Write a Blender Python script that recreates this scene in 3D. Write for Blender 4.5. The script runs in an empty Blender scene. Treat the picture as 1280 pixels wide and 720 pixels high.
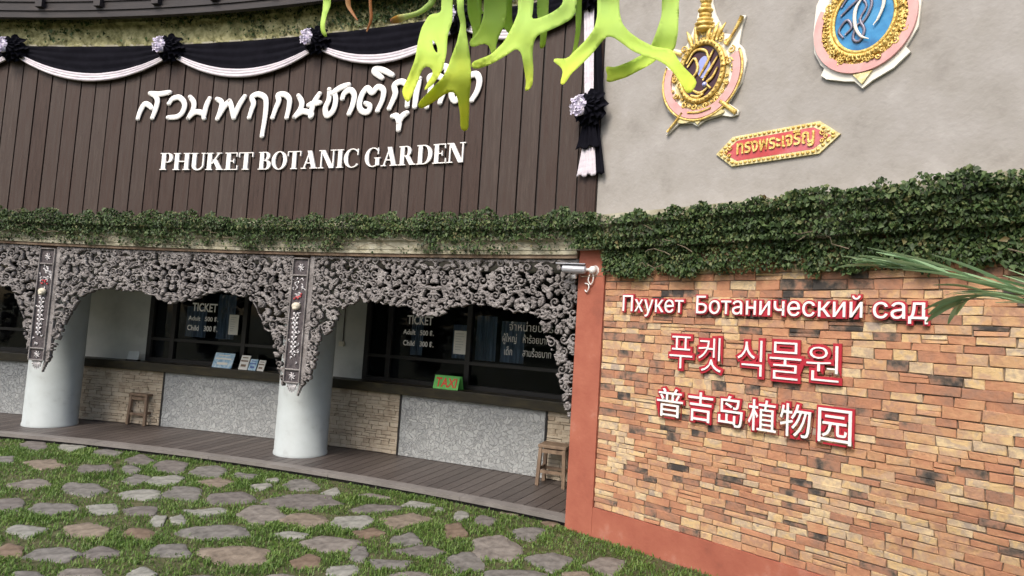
import bpy, math, random
import numpy as np
from mathutils import Vector, Matrix

rng = np.random.default_rng(7)
random.seed(7)
SC = bpy.context.scene
COL = SC.collection
RAD = math.radians

# ------------------------------------------------------------------ camera
FPX = 780.0                                   # focal length in pixels of a 1280 wide picture
PITCH, ROLL, EYE = RAD(3.8), math.atan(.062), 1.7
_r0 = np.array([1., 0, 0]); _u0 = np.array([0, -math.sin(PITCH), math.cos(PITCH)])
CF = np.array([0, math.cos(PITCH), math.sin(PITCH)])
CR = math.cos(ROLL)*_r0 + math.sin(ROLL)*_u0
CU = -math.sin(ROLL)*_r0 + math.cos(ROLL)*_u0
CC = np.array([0, 0, EYE])
cd = bpy.data.cameras.new('camera'); cam = bpy.data.objects.new('camera', cd); COL.objects.link(cam)
cd.sensor_width = 36; cd.lens = FPX*36/1280; cd.clip_start = .05; cd.clip_end = 2000
cam.matrix_world = Matrix(((CR[0], CU[0], -CF[0], CC[0]), (CR[1], CU[1], -CF[1], CC[1]),
                           (CR[2], CU[2], -CF[2], CC[2]), (0, 0, 0, 1)))
SC.camera = cam
# ------------------------------------------------------------------ sky, sun, exposure
SUN_EL, SUN_AZ = RAD(47), RAD(210)            # azimuth clockwise from +Y: behind the viewer, to the left
w = bpy.data.worlds.new('World'); SC.world = w; w.use_nodes = True
nt = w.node_tree; bg = nt.nodes['Background']
sky = nt.nodes.new('ShaderNodeTexSky'); sky.sky_type = 'NISHITA'; sky.sun_disc = False
sky.sun_elevation = SUN_EL; sky.sun_rotation = SUN_AZ; sky.air_density = 1.0; sky.dust_density = 4.0; sky.ozone_density = 1.0
nt.links.new(sky.outputs[0], bg.inputs[0]); bg.inputs[1].default_value = .15
sl = bpy.data.lights.new('sun', 'SUN'); sun = bpy.data.objects.new('sun', sl); COL.objects.link(sun)
sl.energy = 1.35; sl.angle = RAD(18); sl.color = (1, .93, .82)
sd = Vector((math.sin(SUN_AZ)*math.cos(SUN_EL), math.cos(SUN_AZ)*math.cos(SUN_EL), math.sin(SUN_EL)))
sun.rotation_euler = sd.to_track_quat('Z', 'Y').to_euler(); sun.location = (-8, -10, 14)
vs = SC.view_settings; vs.view_transform = 'Standard'; vs.look = 'None'; vs.gamma = 1; vs.use_curve_mapping = False
vs.exposure = .78
SC.cycles.max_bounces = 6; SC.cycles.transparent_max_bounces = 10

# ------------------------------------------------------------------ the facade's plan: a concave curve
AL, KL, AR, KR, BL = RAD(28.0), RAD(3.1), RAD(41.0), RAD(2.6), .16
def ang(s):
    s = np.asarray(s, float)
    l = np.maximum(AL+KL*s, -.3); r = AR+KR*s
    t = np.clip((s+BL)/(2*BL), 0, 1)
    return l*(1-t)+r*t
_ds = .01
_S = np.arange(-14, 8, _ds); _A = ang(_S)
_i0 = int(np.argmin(abs(_S)))
_X = np.concatenate([[0], np.cumsum(np.cos((_A[1:]+_A[:-1])/2)*_ds)]); _Y = np.concatenate([[0], np.cumsum(-np.sin((_A[1:]+_A[:-1])/2)*_ds)])
_X += .606-_X[_i0]; _Y += 5.60-_Y[_i0]
def W(s, off, z):
    """facade coordinates (along, out of the wall, up) -> world"""
    s = np.asarray(s, float); a = ang(s)
    x = np.interp(s, _S, _X)-np.sin(a)*off; y = np.interp(s, _S, _Y)-np.cos(a)*off
    x, y, z = np.broadcast_arrays(x, y, np.asarray(z, float))
    return np.stack([x, y, z], -1)
def pixray(px, py): return (px-640)/FPX*CR-(py-360)/FPX*CU+CF
def pix(px, py, depth): return CC+depth*pixray(px, py)
def gnd(px, py, z=0.):
    d = pixray(px, py); return CC+(z-EYE)/d[2]*d
def pick(px, py, off=0.):
    d = pixray(px, py); S = _S[400:]; P = W(S, off, 0)
    c = d[0]*P[:, 1]-d[1]*P[:, 0]
    k = [i for i in np.where(np.diff(np.sign(c)))[0] if P[i, 1] > 0][0]
    t = c[k]/(c[k]-c[k+1]); q = P[k]+t*(P[k+1]-P[k])
    return float(S[k]+t*_ds), float(EYE+np.hypot(q[0], q[1])/np.hypot(d[0], d[1])*d[2])
def face_rot(s): return -float(ang(s))        # z rotation that turns local -Y to the front of the wall

# ------------------------------------------------------------------ glyphs from the built-in font (made first, in the empty scene)
_gl = {}
def _rects(rs):
    V, Fs = [], []
    for x0, y0, x1, y1, zz in rs:
        n = len(V); V += [(x, y, z) for z in (-.5, zz) for x, y in ((x0, y0), (x1, y0), (x1, y1), (x0, y1))]
        Fs += [(n+3, n+2, n+1, n), (n+4, n+5, n+6, n+7)]+[(n+i, n+(i+1) % 4, n+4+(i+1) % 4, n+4+i) for i in range(4)]
    return np.array(V), Fs
def glyph(ch, offset=0., res=3):
    k = (ch, offset)
    if ch == 'н' and k not in _gl:                 # three strokes
        e = offset; _gl[k] = _rects([(.07-e, -e, .16+e, .546+e, .5), (.40-e, -e, .49+e, .546+e, .5), (.16+e, .235-e, .40-e, .315+e, .49)])
    if k not in _gl:
        c = bpy.data.curves.new('tmp', 'FONT'); c.body = ch; c.size = 1; c.offset = offset; c.resolution_u = res; c.extrude = .5
        o = bpy.data.objects.new('tmp', c); COL.objects.link(o)
        dg = bpy.context.evaluated_depsgraph_get(); e = o.evaluated_get(dg); m = e.to_mesh()
        V = np.array([v.co[:] for v in m.vertices]).reshape(-1, 3); Fc = [tuple(p.vertices) for p in m.polygons]
        e.to_mesh_clear(); bpy.data.objects.remove(o); bpy.data.curves.remove(c)
        _gl[k] = (V, Fc)
    return _gl[k]
def advance(t):
    """right edge of the last glyph of t"""
    return glyph(t)[0][:, 0].max() if t.strip() else 0
CYR = ['Пхукет', 'Ботанический', 'сад']
for ch in set(''.join(CYR)) | set('푸켓식물원普吉岛植物园'): glyph(ch); glyph(ch, .055)
for ch in '푸켓식물원': glyph(ch, -.012)
for wd in CYR:
    for i in range(len(wd)): glyph(wd[:i+1])
for t in ('TICKET', 'Adult   500 ฿.', 'Child   300 ฿.', 'จำหน่ายบัตร', 'ผู้ใหญ่   ห้าร้อยบาท', 'เด็ก      สามร้อยบาท', 'ทรงพระเจริญ', 'TAXI'): glyph(t); glyph(t, .02)

# ------------------------------------------------------------------ materials
def _n(nt, t, **kw):
    n = nt.nodes.new(t)
    for k, v in kw.items(): setattr(n, k, v)
    return n
def mat(name, stops, rough=.7, scale=6., stretch=(1, 1, 1), bump=0., bscale=40., island=0., spec=.4, metal=0., trans=0., detail=6., attr=None, dist=0., coat=0.):
    """noise -> colour ramp; island: how much of the ramp position comes from the loose piece itself"""
    m = bpy.data.materials.new(name); m.use_nodes = True; t = m.node_tree; b = t.nodes['Principled BSDF']; L = t.links
    tc = _n(t, 'ShaderNodeTexCoord'); mp = _n(t, 'ShaderNodeMapping'); mp.inputs['Scale'].default_value = stretch
    L.new(tc.outputs['Object'], mp.inputs[0])
    no = _n(t, 'ShaderNodeTexNoise'); no.inputs['Scale'].default_value = scale; no.inputs['Detail'].default_value = detail; no.inputs['Roughness'].default_value = .62; no.inputs['Distortion'].default_value = dist
    L.new(mp.outputs[0], no.inputs[0])
    rp = _n(t, 'ShaderNodeMapRange'); rp.inputs[1].default_value = .28; rp.inputs[2].default_value = .72
    L.new(no.outputs[0], rp.inputs[0])
    src = rp.outputs[0]
    if island:
        g = _n(t, 'ShaderNodeNewGeometry'); mx = _n(t, 'ShaderNodeMix'); mx.inputs[0].default_value = island
        L.new(src, mx.inputs[2]); L.new(g.outputs['Random Per Island'], mx.inputs[3]); src = mx.outputs[0]
    if attr:
        g = _n(t, 'ShaderNodeAttribute', attribute_name=attr); mx = _n(t, 'ShaderNodeMix'); mx.inputs[0].default_value = .82
        L.new(src, mx.inputs[2]); L.new(g.outputs['Fac'], mx.inputs[3]); src = mx.outputs[0]
    cr = _n(t, 'ShaderNodeValToRGB'); e = cr.color_ramp.elements
    if not isinstance(stops[0][0], (int, float)): pass
    if len(stops[0]) == 3: stops = [(i/max(1, len(stops)-1), c) for i, c in enumerate(stops)]
    while len(e) < len(stops): e.new(.5)
    for q, (p, c) in zip(e, stops): q.position = p; q.color = (*c, 1)
    L.new(src, cr.inputs[0]); L.new(cr.outputs[0], b.inputs['Base Color'])
    b.inputs['Roughness'].default_value = rough; b.inputs['Specular IOR Level'].default_value = spec; b.inputs['Metallic'].default_value = metal
    if coat: b.inputs['Coat Weight'].default_value = coat
    if bump:
        n2 = _n(t, 'ShaderNodeTexNoise'); n2.inputs['Scale'].default_value = bscale; n2.inputs['Detail'].default_value = 5
        L.new(mp.outputs[0], n2.inputs[0]); bp = _n(t, 'ShaderNodeBump'); bp.inputs['Strength'].default_value = bump; bp.inputs['Distance'].default_value = .01
        L.new(n2.outputs[0], bp.inputs['Height']); L.new(bp.outputs[0], b.inputs['Normal'])
    if trans:
        tr = _n(t, 'ShaderNodeBsdfTranslucent'); ms = _n(t, 'ShaderNodeMixShader'); ms.inputs[0].default_value = trans
        L.new(cr.outputs[0], tr.inputs[0]); L.new(b.outputs[0], ms.inputs[1]); L.new(tr.outputs[0], ms.inputs[2])
        L.new(ms.outputs[0], t.nodes['Material Output'].inputs[0])
    return m
def chip_mat(name, stops, scale, joint, rough=.75):
    """irregular flat stone chips with joints"""
    m = bpy.data.materials.new(name); m.use_nodes = True; t = m.node_tree; b = t.nodes['Principled BSDF']; L = t.links
    tc = _n(t, 'ShaderNodeTexCoord')
    wn = _n(t, 'ShaderNodeTexNoise'); wn.inputs['Scale'].default_value = 9; L.new(tc.outputs['Object'], wn.inputs[0])
    va = _n(t, 'ShaderNodeMix', data_type='RGBA', blend_type='LINEAR_LIGHT'); va.inputs[0].default_value = .10
    L.new(tc.outputs['Object'], va.inputs[6]); L.new(wn.outputs['Color'], va.inputs[7])
    v1 = _n(t, 'ShaderNodeTexVoronoi'); v1.inputs['Scale'].default_value = scale
    v2 = _n(t, 'ShaderNodeTexVoronoi', feature='DISTANCE_TO_EDGE'); v2.inputs['Scale'].default_value = scale
    L.new(va.outputs[2], v1.inputs[0]); L.new(va.outputs[2], v2.inputs[0])
    no = _n(t, 'ShaderNodeTexNoise'); no.inputs['Scale'].default_value = 30; no.inputs['Detail'].default_value = 6; L.new(tc.outputs['Object'], no.inputs[0])
    sp = _n(t, 'ShaderNodeSeparateColor'); L.new(v1.outputs['Color'], sp.inputs[0])
    ad = _n(t, 'ShaderNodeMix'); ad.inputs[0].default_value = .4; L.new(sp.outputs[0], ad.inputs[2]); L.new(no.outputs[0], ad.inputs[3])
    cr = _n(t, 'ShaderNodeValToRGB'); e = cr.color_ramp.elements
    while len(e) < len(stops): e.new(.5)
    for i, (q, c) in enumerate(zip(e, stops)): q.position = i/(len(stops)-1); q.color = (*c, 1)
    L.new(ad.outputs[0], cr.inputs[0])
    ed = _n(t, 'ShaderNodeMapRange'); ed.inputs[1].default_value = .01; ed.inputs[2].default_value = .07; L.new(v2.outputs[0], ed.inputs[0])
    mx = _n(t, 'ShaderNodeMix', data_type='RGBA'); mx.inputs[6].default_value = (*joint, 1); L.new(ed.outputs[0], mx.inputs[0]); L.new(cr.outputs[0], mx.inputs[7])
    L.new(mx.outputs[2], b.inputs['Base Color']); b.inputs['Roughness'].default_value = rough
    hm = _n(t, 'ShaderNodeMath', operation='MULTIPLY_ADD'); hm.inputs[1].default_value = .5; L.new(no.outputs[0], hm.inputs[0]); L.new(ed.outputs[0], hm.inputs[2])
    hm2 = _n(t, 'ShaderNodeMath', operation='ADD'); L.new(hm.outputs[0], hm2.inputs[0]); L.new(sp.outputs[1], hm2.inputs[1])
    bp = _n(t, 'ShaderNodeBump'); bp.inputs['Strength'].default_value = .7; bp.inputs['Distance'].default_value = .012
    L.new(hm2.outputs[0], bp.inputs['Height']); L.new(bp.outputs[0], b.inputs['Normal'])
    return m
def glass_mat():
    m = bpy.data.materials.new('window_glass'); m.use_nodes = True; t = m.node_tree; L = t.links
    t.nodes.remove(t.nodes['Principled BSDF'])
    a = _n(t, 'ShaderNodeBsdfTransparent'); a.inputs[0].default_value = (.66, .72, .78, 1)
    g = _n(t, 'ShaderNodeBsdfGlossy'); g.inputs['Roughness'].default_value = .03
    fr = _n(t, 'ShaderNodeFresnel'); fr.inputs[0].default_value = 1.28
    ms = _n(t, 'ShaderNodeMixShader'); L.new(fr.outputs[0], ms.inputs[0]); L.new(a.outputs[0], ms.inputs[1]); L.new(g.outputs[0], ms.inputs[2])
    L.new(ms.outputs[0], t.nodes['Material Output'].inputs[0]); return m

M = {}
M['plank'] = mat('brown_plank', [(.020, .012, .009), (.044, .025, .019), (.050, .035, .029), (.078, .055, .045)], .6, 5, (7, 7, .6), .35, 26, island=.42, spec=.3)
M['concrete'] = mat('grey_render', [(.24, .225, .21), (.31, .295, .275), (.34, .325, .31), (.39, .375, .36)], .88, 3.2, bump=.35, bscale=30, detail=10)
M['cornice'] = mat('stained_cream_cornice', [(.12, .11, .07), (.30, .28, .20), (.42, .40, .31), (.50, .49, .40)], .8, 7, (1, 1, 2), .3, 30)
M['relief'] = mat('mossy_cream_relief', [(.06, .062, .022), (.20, .195, .085), (.36, .345, .18), (.47, .44, .27)], .8, 9, bump=.4, bscale=24)
M['darkwood'] = mat('dark_eave_wood', [(.012, .010, .012), (.022, .018, .02), (.034, .026, .025)], .6, 4, (1, 1, 6), .2, 20)
M['beam'] = mat('brown_beam', [(.09, .05, .03), (.15, .10, .065), (.22, .17, .12)], .7, 6)
M['plaster'] = mat('grey_plaster', [(.40, .415, .395), (.48, .495, .47), (.54, .555, .525)], .85, 3, bump=.1)
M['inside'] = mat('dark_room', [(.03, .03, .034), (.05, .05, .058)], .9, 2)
M['reflection_strip'] = mat('blue_grey_reflection', [(.20, .235, .29), (.44, .49, .56), (.66, .70, .75)], .8, 3, (6, 6, .5))  # bluish reflections of the glass, put into a surface colour
M['black'] = mat('black_frame', [(.008, .008, .009), (.016, .015, .015)], .45, 8)
M['counter'] = mat('dark_counter', [(.012, .010, .006), (.024, .020, .010), (.05, .04, .018)], .45, 5, (1, 1, 4))
M['chips'] = chip_mat('pale_grey_stone_chips', [(.24, .25, .25), (.31, .328, .333), (.36, .378, .382), (.42, .435, .435)], 19, (.29, .305, .31))
M['ledgestone'] = mat('beige_ledgestone', [(.24, .19, .14), (.38, .32, .24), (.46, .40, .31), (.54, .48, .39)], .85, 9, bump=.4, bscale=40, island=.4)
M['mortar'] = mat('dark_mortar', [(.15, .115, .085), (.24, .19, .14)], .9, 12)
M['brick'] = mat('reclaimed_brick', [(0.13, (0.055, 0.05, 0.047)), (0.17, (0.13, 0.1, 0.08)), (0.22, (0.29, 0.165, 0.115)), (0.33, (0.39, 0.19, 0.115)), (0.42, (0.44, 0.225, 0.13)), (0.5, (0.48, 0.275, 0.155)), (0.56, (0.38, 0.22, 0.15)), (0.62, (0.52, 0.32, 0.17)), (0.68, (0.44, 0.295, 0.2)), (0.75, (0.59, 0.42, 0.215)), (0.8, (0.42, 0.32, 0.235)), (0.86, (0.62, 0.475, 0.28)), (0.92, (0.36, 0.29, 0.235))], .88, 7, bump=.7, bscale=34, island=.72, spec=.2)
M['redrender'] = mat('red_render', [(.23, .075, .05), (.315, .097, .062), (.355, .118, .075), (.45, .22, .165)], .88, 2.6, bump=.3, bscale=30, detail=9)
M['frieze'] = mat('weathered_grey_carving', [(.08, .073, .072), (.165, .152, .150), (.235, .22, .218), (.31, .297, .293)], .75, 9, bump=.35, bscale=60)
M['silver'] = mat('silver_grey_inlay', [(.30, .29, .31), (.6, .59, .6)], .4, 30, metal=.3)
M['darkpanel'] = mat('dark_carved_panel', [(.03, .025, .03), (.10, .085, .09)], .6, 30, bump=.5, bscale=80)
M['redpaint'] = mat('red_paint', [(.42, .03, .04), (.5, .05, .06)], .5, 8)
M['bone'] = mat('cream_paint', [(.5, .47, .38), (.62, .58, .48)], .6, 14)
M['column'] = mat('pale_blue_grey_paint', [(.30, .325, .33), (.37, .41, .42), (.39, .435, .447), (.41, .455, .47)], .65, 4., bump=.06)
M['deck'] = mat('grey_brown_decking', [(.045, .037, .034), (.078, .065, .060), (.115, .098, .09)], .45, 4, (5, 5, 5), .25, 30, island=.5)
M['deckedge'] = mat('pale_worn_deck_edge', [(.14, .128, .12), (.21, .195, .185)], .6, 5, bump=.2)
M['ivy'] = mat('ivy_leaf', [(0, (.010, .015, .006)), (.28, (.028, .053, .017)), (.5, (.046, .086, .026)), (.72, (.078, .125, .038)), (.88, (.14, .15, .06)), (1, (.17, .09, .04))], .55, 3.5, island=.72, spec=.35, trans=.12)
M['stem'] = mat('ivy_stem', [(.10, .08, .05), (.22, .18, .13)], .8, 12)
M['grass'] = mat('grass_blade', [(0, (.048, .088, .02)), (.35, (.10, .185, .038)), (.68, (.15, .245, .052)), (.88, (.205, .28, .08)), (1, (.30, .26, .13))], .5, 3, island=.6, trans=.35)
M['soil'] = mat('soil_and_roots', [(.04, .04, .02), (.07, .075, .03), (.13, .11, .065)], .95, 14, bump=.6, bscale=60)
for nm, st in {'grey': [(.06, .058, .05), (.15, .143, .132), (.22, .21, .195)], 'violet': [(.06, .054, .05), (.135, .122, .113), (.195, .18, .168)],
               'pale': [(.10, .10, .085), (.22, .22, .198), (.31, .31, .28)], 'tan': [(.08, .066, .05), (.19, .155, .12), (.27, .228, .18)],
               'brown': [(.07, .05, .035), (.15, .108, .076), (.22, .168, .125)], 'pinkish': [(.075, .067, .058), (.175, .158, .14), (.25, .23, .205)]}.items():
    M['slab_'+nm] = mat('flagstone_'+nm, st, .85, 11, bump=.9, bscale=22, detail=10)
M['white'] = mat('white_paint', [(.76, .75, .74), (.82, .81, .80)], .45, 6)
M['signred'] = mat('crimson_acrylic', [(.36, .016, .03), (.42, .022, .04)], .4, 6)
M['cloth'] = mat('black_navy_cloth', [(.003, .003, .006), (.008, .008, .013)], .9, 8, bump=.2, spec=.08)
M['ribbon'] = mat('lilac_white_satin', [(.48, .44, .50), (.60, .56, .62), (.68, .65, .69)], .5, 9, (1, 1, 3))
M['lilac'] = mat('lilac_gauze', [(.42, .38, .56), (.62, .58, .72), (.72, .69, .78)], .6, 18, island=.6)
M['gold'] = mat('gilded_relief', [(.26, .13, .025), (.58, .38, .09), (.76, .58, .20), (.86, .74, .40)], .35, 26, bump=.6, bscale=80, metal=.3, island=.2)
M['goldpale'] = mat('pale_gilt', [(.44, .36, .14), (.70, .60, .30), (.8, .73, .48)], .4, 24, metal=.3, bump=.3)
M['pink'] = mat('pink_enamel', [(.60, .30, .29), (.70, .42, .40)], .5, 10)
M['maroon'] = mat('maroon_enamel', [(.035, .012, .02), (.07, .025, .035)], .35, 8)
M['bluefield'] = mat('blue_enamel', [(.02, .10, .28), (.04, .24, .50), (.12, .38, .62)], .3, 5)
M['lilacblue'] = mat('lilac_blue_enamel', [(.22, .26, .60), (.38, .42, .72)], .3, 6)
M['steel'] = mat('grey_violet_enamel', [(.12, .11, .16), (.25, .24, .30)], .4, 10, metal=.3)
M['ivory'] = mat('ivory_white', [(.72, .70, .62), (.80, .79, .72)], .4, 8)
M['plaquered'] = mat('red_enamel_pink_reflection', [(.42, .03, .03), (.50, .08, .08), (.56, .20, .24)], .3, 3)  # pink end of the ramp is a reflection painted into the red
M['fern'] = mat('staghorn_frond', [(0, (.60, .84, .26)), (.4, (.70, .90, .21)), (.75, (.85, .93, .13)), (1, (.95, .91, .09))], .6, 9, spec=.15, trans=.45, attr='tip', bump=.12, bscale=55)
M['ferncurl'] = mat('withering_frond', [(0, (.50, .74, .2)), (.45, (.62, .70, .30)), (.7, (.40, .22, .04)), (1, (.20, .06, .012))], .6, 7, trans=.3, attr='tip')
M['dryfern'] = mat('dry_brown_frond', [(.10, .035, .01), (.24, .085, .02), (.22, .17, .05)], .6, 6)
M['palm'] = mat('palm_leaflet', [(.15, .28, .11), (.27, .42, .23), (.40, .52, .27)], .45, 5, (1, 1, 1), island=.6, trans=.3)
M['bark'] = mat('tree_bark', [(.06, .045, .035), (.13, .10, .08)], .9, 8, (1, 1, .3), .8, 20)
M['canopy'] = mat('tree_leaf', [(.02, .045, .015), (.05, .10, .03), (.08, .15, .04)], .5, 4, island=.8, trans=.2)
M['stool'] = mat('worn_stool_wood', [(.10, .065, .045), (.18, .125, .085), (.25, .18, .125)], .6, 5, (3, 3, .8), .2)
M['camgrey'] = mat('silver_grey_metal', [(.42, .43, .48), (.5, .51, .56)], .35, 6, metal=.3)
M['paper'] = mat('white_paper', [(.66, .66, .62), (.74, .74, .70)], .8, 6)
M['blueprint'] = mat('blue_printed_cover', [(.10, .22, .40), (.25, .45, .62), (.52, .66, .75), (.72, .76, .78)], .4, 9, dist=1.)
M['bookblue'] = mat('navy_printed_panel', [(.04, .08, .30), (.10, .18, .45)], .4, 12)
M['green'] = mat('green_card', [(.10, .45, .09), (.20, .62, .16)], .6, 10)
M['taxired'] = mat('red_print', [(.70, .06, .03), (.75, .09, .04)], .5, 10)
M['glass'] = glass_mat()
M['letter'] = mat('white_vinyl', [(.86, .86, .86), (.90, .90, .90)], .6, 6)

# ------------------------------------------------------------------ mesh helpers
class MB:
    """collects shapes in world coordinates; obj() turns them into ONE mesh object"""
    def __init__(s): s.v = []; s.f = []; s.n = 0; s.tip = []
    def add(s, V, Fs):
        V = np.asarray(V, float).reshape(-1, 3); s.v.append(V)
        n = s.n; s.f += [tuple(i+n for i in f) for f in Fs]; s.n += len(V); return s
    def grid(s, P, close=False, wrapu=False):
        """P (nu, nv, 3); wrapu closes the first axis"""
        nu, nv = P.shape[:2]; Fs = []
        for i in range(nu if wrapu else nu-1):
            for j in range(nv if close else nv-1):
                a, b = i, (i+1) % nu; c, d = j, (j+1) % nv
                Fs.append((a*nv+c, b*nv+c, b*nv+d, a*nv+d))
        return s.add(P.reshape(-1, 3), Fs)
    def sweep(s, prof, s0, s1, step=.12):
        """closed (off, z) outline swept along the facade"""
        n = max(1, int(math.ceil((s1-s0)/step))); ss = np.linspace(s0, s1, n+1); p = np.array(prof, float)
        P = np.stack([W(ss, o, z) for o, z in p], 1); m = len(p)
        Fs = []
        for i in range(n):
            for j in range(m):
                k = (j+1) % m; Fs.append((i*m+j, i*m+k, (i+1)*m+k, (i+1)*m+j))
        Fs.append(tuple(range(m-1, -1, -1))); Fs.append(tuple(n*m+j for j in range(m)))
        return s.add(P.reshape(-1, 3), Fs)
    def bar(s, s0, s1, o0, o1, z0, z1, step=.15): return s.sweep([(o0, z0), (o1, z0), (o1, z1), (o0, z1)], s0, s1, step)
    def box(s, c, h, rot=0., tilt=0.):
        """box at c, half sizes h, turned about z and tilted about its own x"""
        V = np.array([(x, y, z) for x in (-1, 1) for y in (-1, 1) for z in (-1, 1)], float)*np.array(h)
        ct, st = math.cos(tilt), math.sin(tilt); V = np.stack([V[:, 0], V[:, 1]*ct-V[:, 2]*st, V[:, 1]*st+V[:, 2]*ct], 1)
        cr, sr = math.cos(rot), math.sin(rot); V = np.stack([V[:, 0]*cr-V[:, 1]*sr, V[:, 0]*sr+V[:, 1]*cr, V[:, 2]], 1)+np.array(c)
        return s.add(V, [(0, 1, 3, 2), (4, 6, 7, 5), (0, 4, 5, 1), (2, 3, 7, 6), (0, 2, 6, 4), (1, 5, 7, 3)])
    def tube(s, pts, r, seg=8, flat=1., up=None, cap=True, tip=None):
        """tube along pts with radius r (number or list); flat squashes it along `up`"""
        P = np.asarray(pts, float); n = len(P); r = np.broadcast_to(np.asarray(r, float), (n,))
        T = np.gradient(P, axis=0); T /= np.linalg.norm(T, axis=1)[:, None]+1e-9
        u = np.array(up if up is not None else (.13, .37, .92), float)
        A = np.cross(T, u); A /= np.linalg.norm(A, axis=1)[:, None]+1e-9; B = np.cross(A, T)
        th = np.arange(seg)*2*math.pi/seg
        R = P[:, None]+r[:, None, None]*(np.cos(th)[None, :, None]*A[:, None]+flat*np.sin(th)[None, :, None]*B[:, None])
        s.grid(R, close=True)
        if cap:
            b = s.n-n*seg; s.f.append(tuple(b+j for j in range(seg-1, -1, -1))); s.f.append(tuple(b+(n-1)*seg+j for j in range(seg)))
        return s
    def ball(s, c, r, n=8, m=6):
        r = np.broadcast_to(np.asarray(r, float), (3,)); th = np.linspace(0, math.pi, m+1); ph = np.arange(n)*2*math.pi/n
        P = np.stack([np.sin(th)[:, None]*np.cos(ph), np.sin(th)[:, None]*np.sin(ph), np.cos(th)[:, None]*np.ones(n)], -1)*r+np.array(c)
        return s.grid(P, close=True)
    def prism_sh(s, poly, o0, o1):
        """(s, h) outline extruded from o0 to o1 in facade coordinates"""
        p = np.array(poly, float); n = len(p); V = np.concatenate([W(p[:, 0], o0, p[:, 1]), W(p[:, 0], o1, p[:, 1])])
        return s.add(V, [tuple(range(n-1, -1, -1)), tuple(range(n, 2*n))]+[(i, (i+1) % n, n+(i+1) % n, n+i) for i in range(n)])
    def strip_sh(s, A, B, o0, o1):
        """band between the (s, h) lines A and B, extruded from o0 to o1"""
        A = np.array(A, float); B = np.array(B, float); n = len(A)
        P = np.stack([W(A[:, 0], o0, A[:, 1]), W(A[:, 0], o1, A[:, 1]), W(B[:, 0], o1, B[:, 1]), W(B[:, 0], o0, B[:, 1])], 1)
        s.grid(P, close=True); b = s.n-4*n
        s.f.append((b+3, b+2, b+1, b)); e = b+4*(n-1); s.f.append((e, e+1, e+2, e+3)); return s
    def tube_sh(s, pts, off, r, seg=7, flat=.6, n=None):
        """(s, h) line as a raised bead on the facade"""
        p = smooth(pts, n or 6*len(pts)); rr = r
        if not np.isscalar(r): rr = np.interp(np.linspace(0, 1, len(p)), np.linspace(0, 1, len(r)), r)
        a = ang(p[:, 0].mean()); nr = (-math.sin(a), -math.cos(a), 0)
        return s.tube(W(p[:, 0], off, p[:, 1]), rr, seg, flat, nr)
    def glyph(s, g, s0, s1, h0, h1, o0, o1, box=None, clockw=None):
        """font glyph fitted into a box on the facade; box: bounds that are mapped onto it"""
        V, Fs = g; x0, y0, x1, y1 = box or (V[:, 0].min(), V[:, 1].min(), V[:, 0].max(), V[:, 1].max())
        ss = s0+(V[:, 0]-x0)/(x1-x0)*(s1-s0); hh = h0+(V[:, 1]-y0)/(y1-y0)*(h1-h0)
        return s.add(W(ss, o0+(V[:, 2]+.5)*(o1-o0), hh), Fs)

def smooth(pts, n=24):
    p = np.asarray(pts, float)
    if len(p) < 3: return np.stack([np.interp(np.linspace(0, 1, n), np.linspace(0, 1, len(p)), p[:, k]) for k in range(p.shape[1])], 1)
    q = np.concatenate([[2*p[0]-p[1]], p, [2*p[-1]-p[-2]]]); out = []
    for t in np.linspace(0, len(p)-1-1e-6, n):
        i = int(t); f = t-i; a, b, c, d = q[i:i+4]
        out.append(.5*(2*b+(c-a)*f+(2*a-5*b+4*c-d)*f*f+(3*b-a-3*c+d)*f**3))
    return np.array(out)
_tab = rng.random((256, 256))
def vnoise(x, y):
    x = np.asarray(x, float); y = np.asarray(y, float); i = np.floor(x).astype(int); j = np.floor(y).astype(int)
    f = x-i; g = y-j; f = f*f*(3-2*f); g = g*g*(3-2*g); T = lambda a, b: _tab[a % 256, b % 256]
    return (T(i, j)*(1-f)+T(i+1, j)*f)*(1-g)+(T(i, j+1)*(1-f)+T(i+1, j+1)*f)*g

def put(name, V, Fs, m, parent=None, origin=None, shade=False, attrs=None):
    V = np.asarray(V, float).reshape(-1, 3)
    o0 = np.array(parent['_o']) if parent is not None else np.array(origin if origin is not None else (V[:, 0].mean(), V[:, 1].mean(), V[:, 2].min()))
    me = bpy.data.meshes.new(name)
    if isinstance(Fs, np.ndarray):
        k = Fs.shape[1]; me.vertices.add(len(V)); me.vertices.foreach_set('co', (V-o0).ravel()); me.loops.add(Fs.size); me.loops.foreach_set('vertex_index', Fs.ravel().astype(np.int32))
        me.polygons.add(len(Fs)); me.polygons.foreach_set('loop_start', np.arange(0, Fs.size, k, dtype=np.int32)); me.update(calc_edges=True)
    else:
        me.from_pydata((V-o0).tolist(), [], Fs)
    for an, av in (attrs or {}).items():
        a = me.attributes.new(an, 'FLOAT', 'POINT'); a.data.foreach_set('value', np.asarray(av, np.float32))
    me.materials.append(m)
    if shade: me.polygons.foreach_set('use_smooth', [True]*len(me.polygons))
    me.validate(); me.update()
    o = bpy.data.objects.new(name, me); COL.objects.link(o)
    if parent is not None: o.parent = parent; o['_o'] = list(map(float, o0))
    else: o.location = o0; o['_o'] = list(map(float, o0))
    return o
def obj(name, mb, m, parent=None, origin=None, shade=False): return put(name, np.concatenate(mb.v), mb.f, m, parent, origin, shade)
def tag(o, label, cat, group=None, kind=None):
    if label: o['label'] = label
    if cat: o['category'] = cat
    if group: o['group'] = group
    if kind: o['kind'] = kind
    return o
def thing(name, label, cat, loc, group=None):
    o = bpy.data.objects.new(name, None); COL.objects.link(o); o.location = loc; o.empty_display_size = .1
    o['_o'] = [float(c) for c in loc]; return tag(o, label, cat, group)
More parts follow.
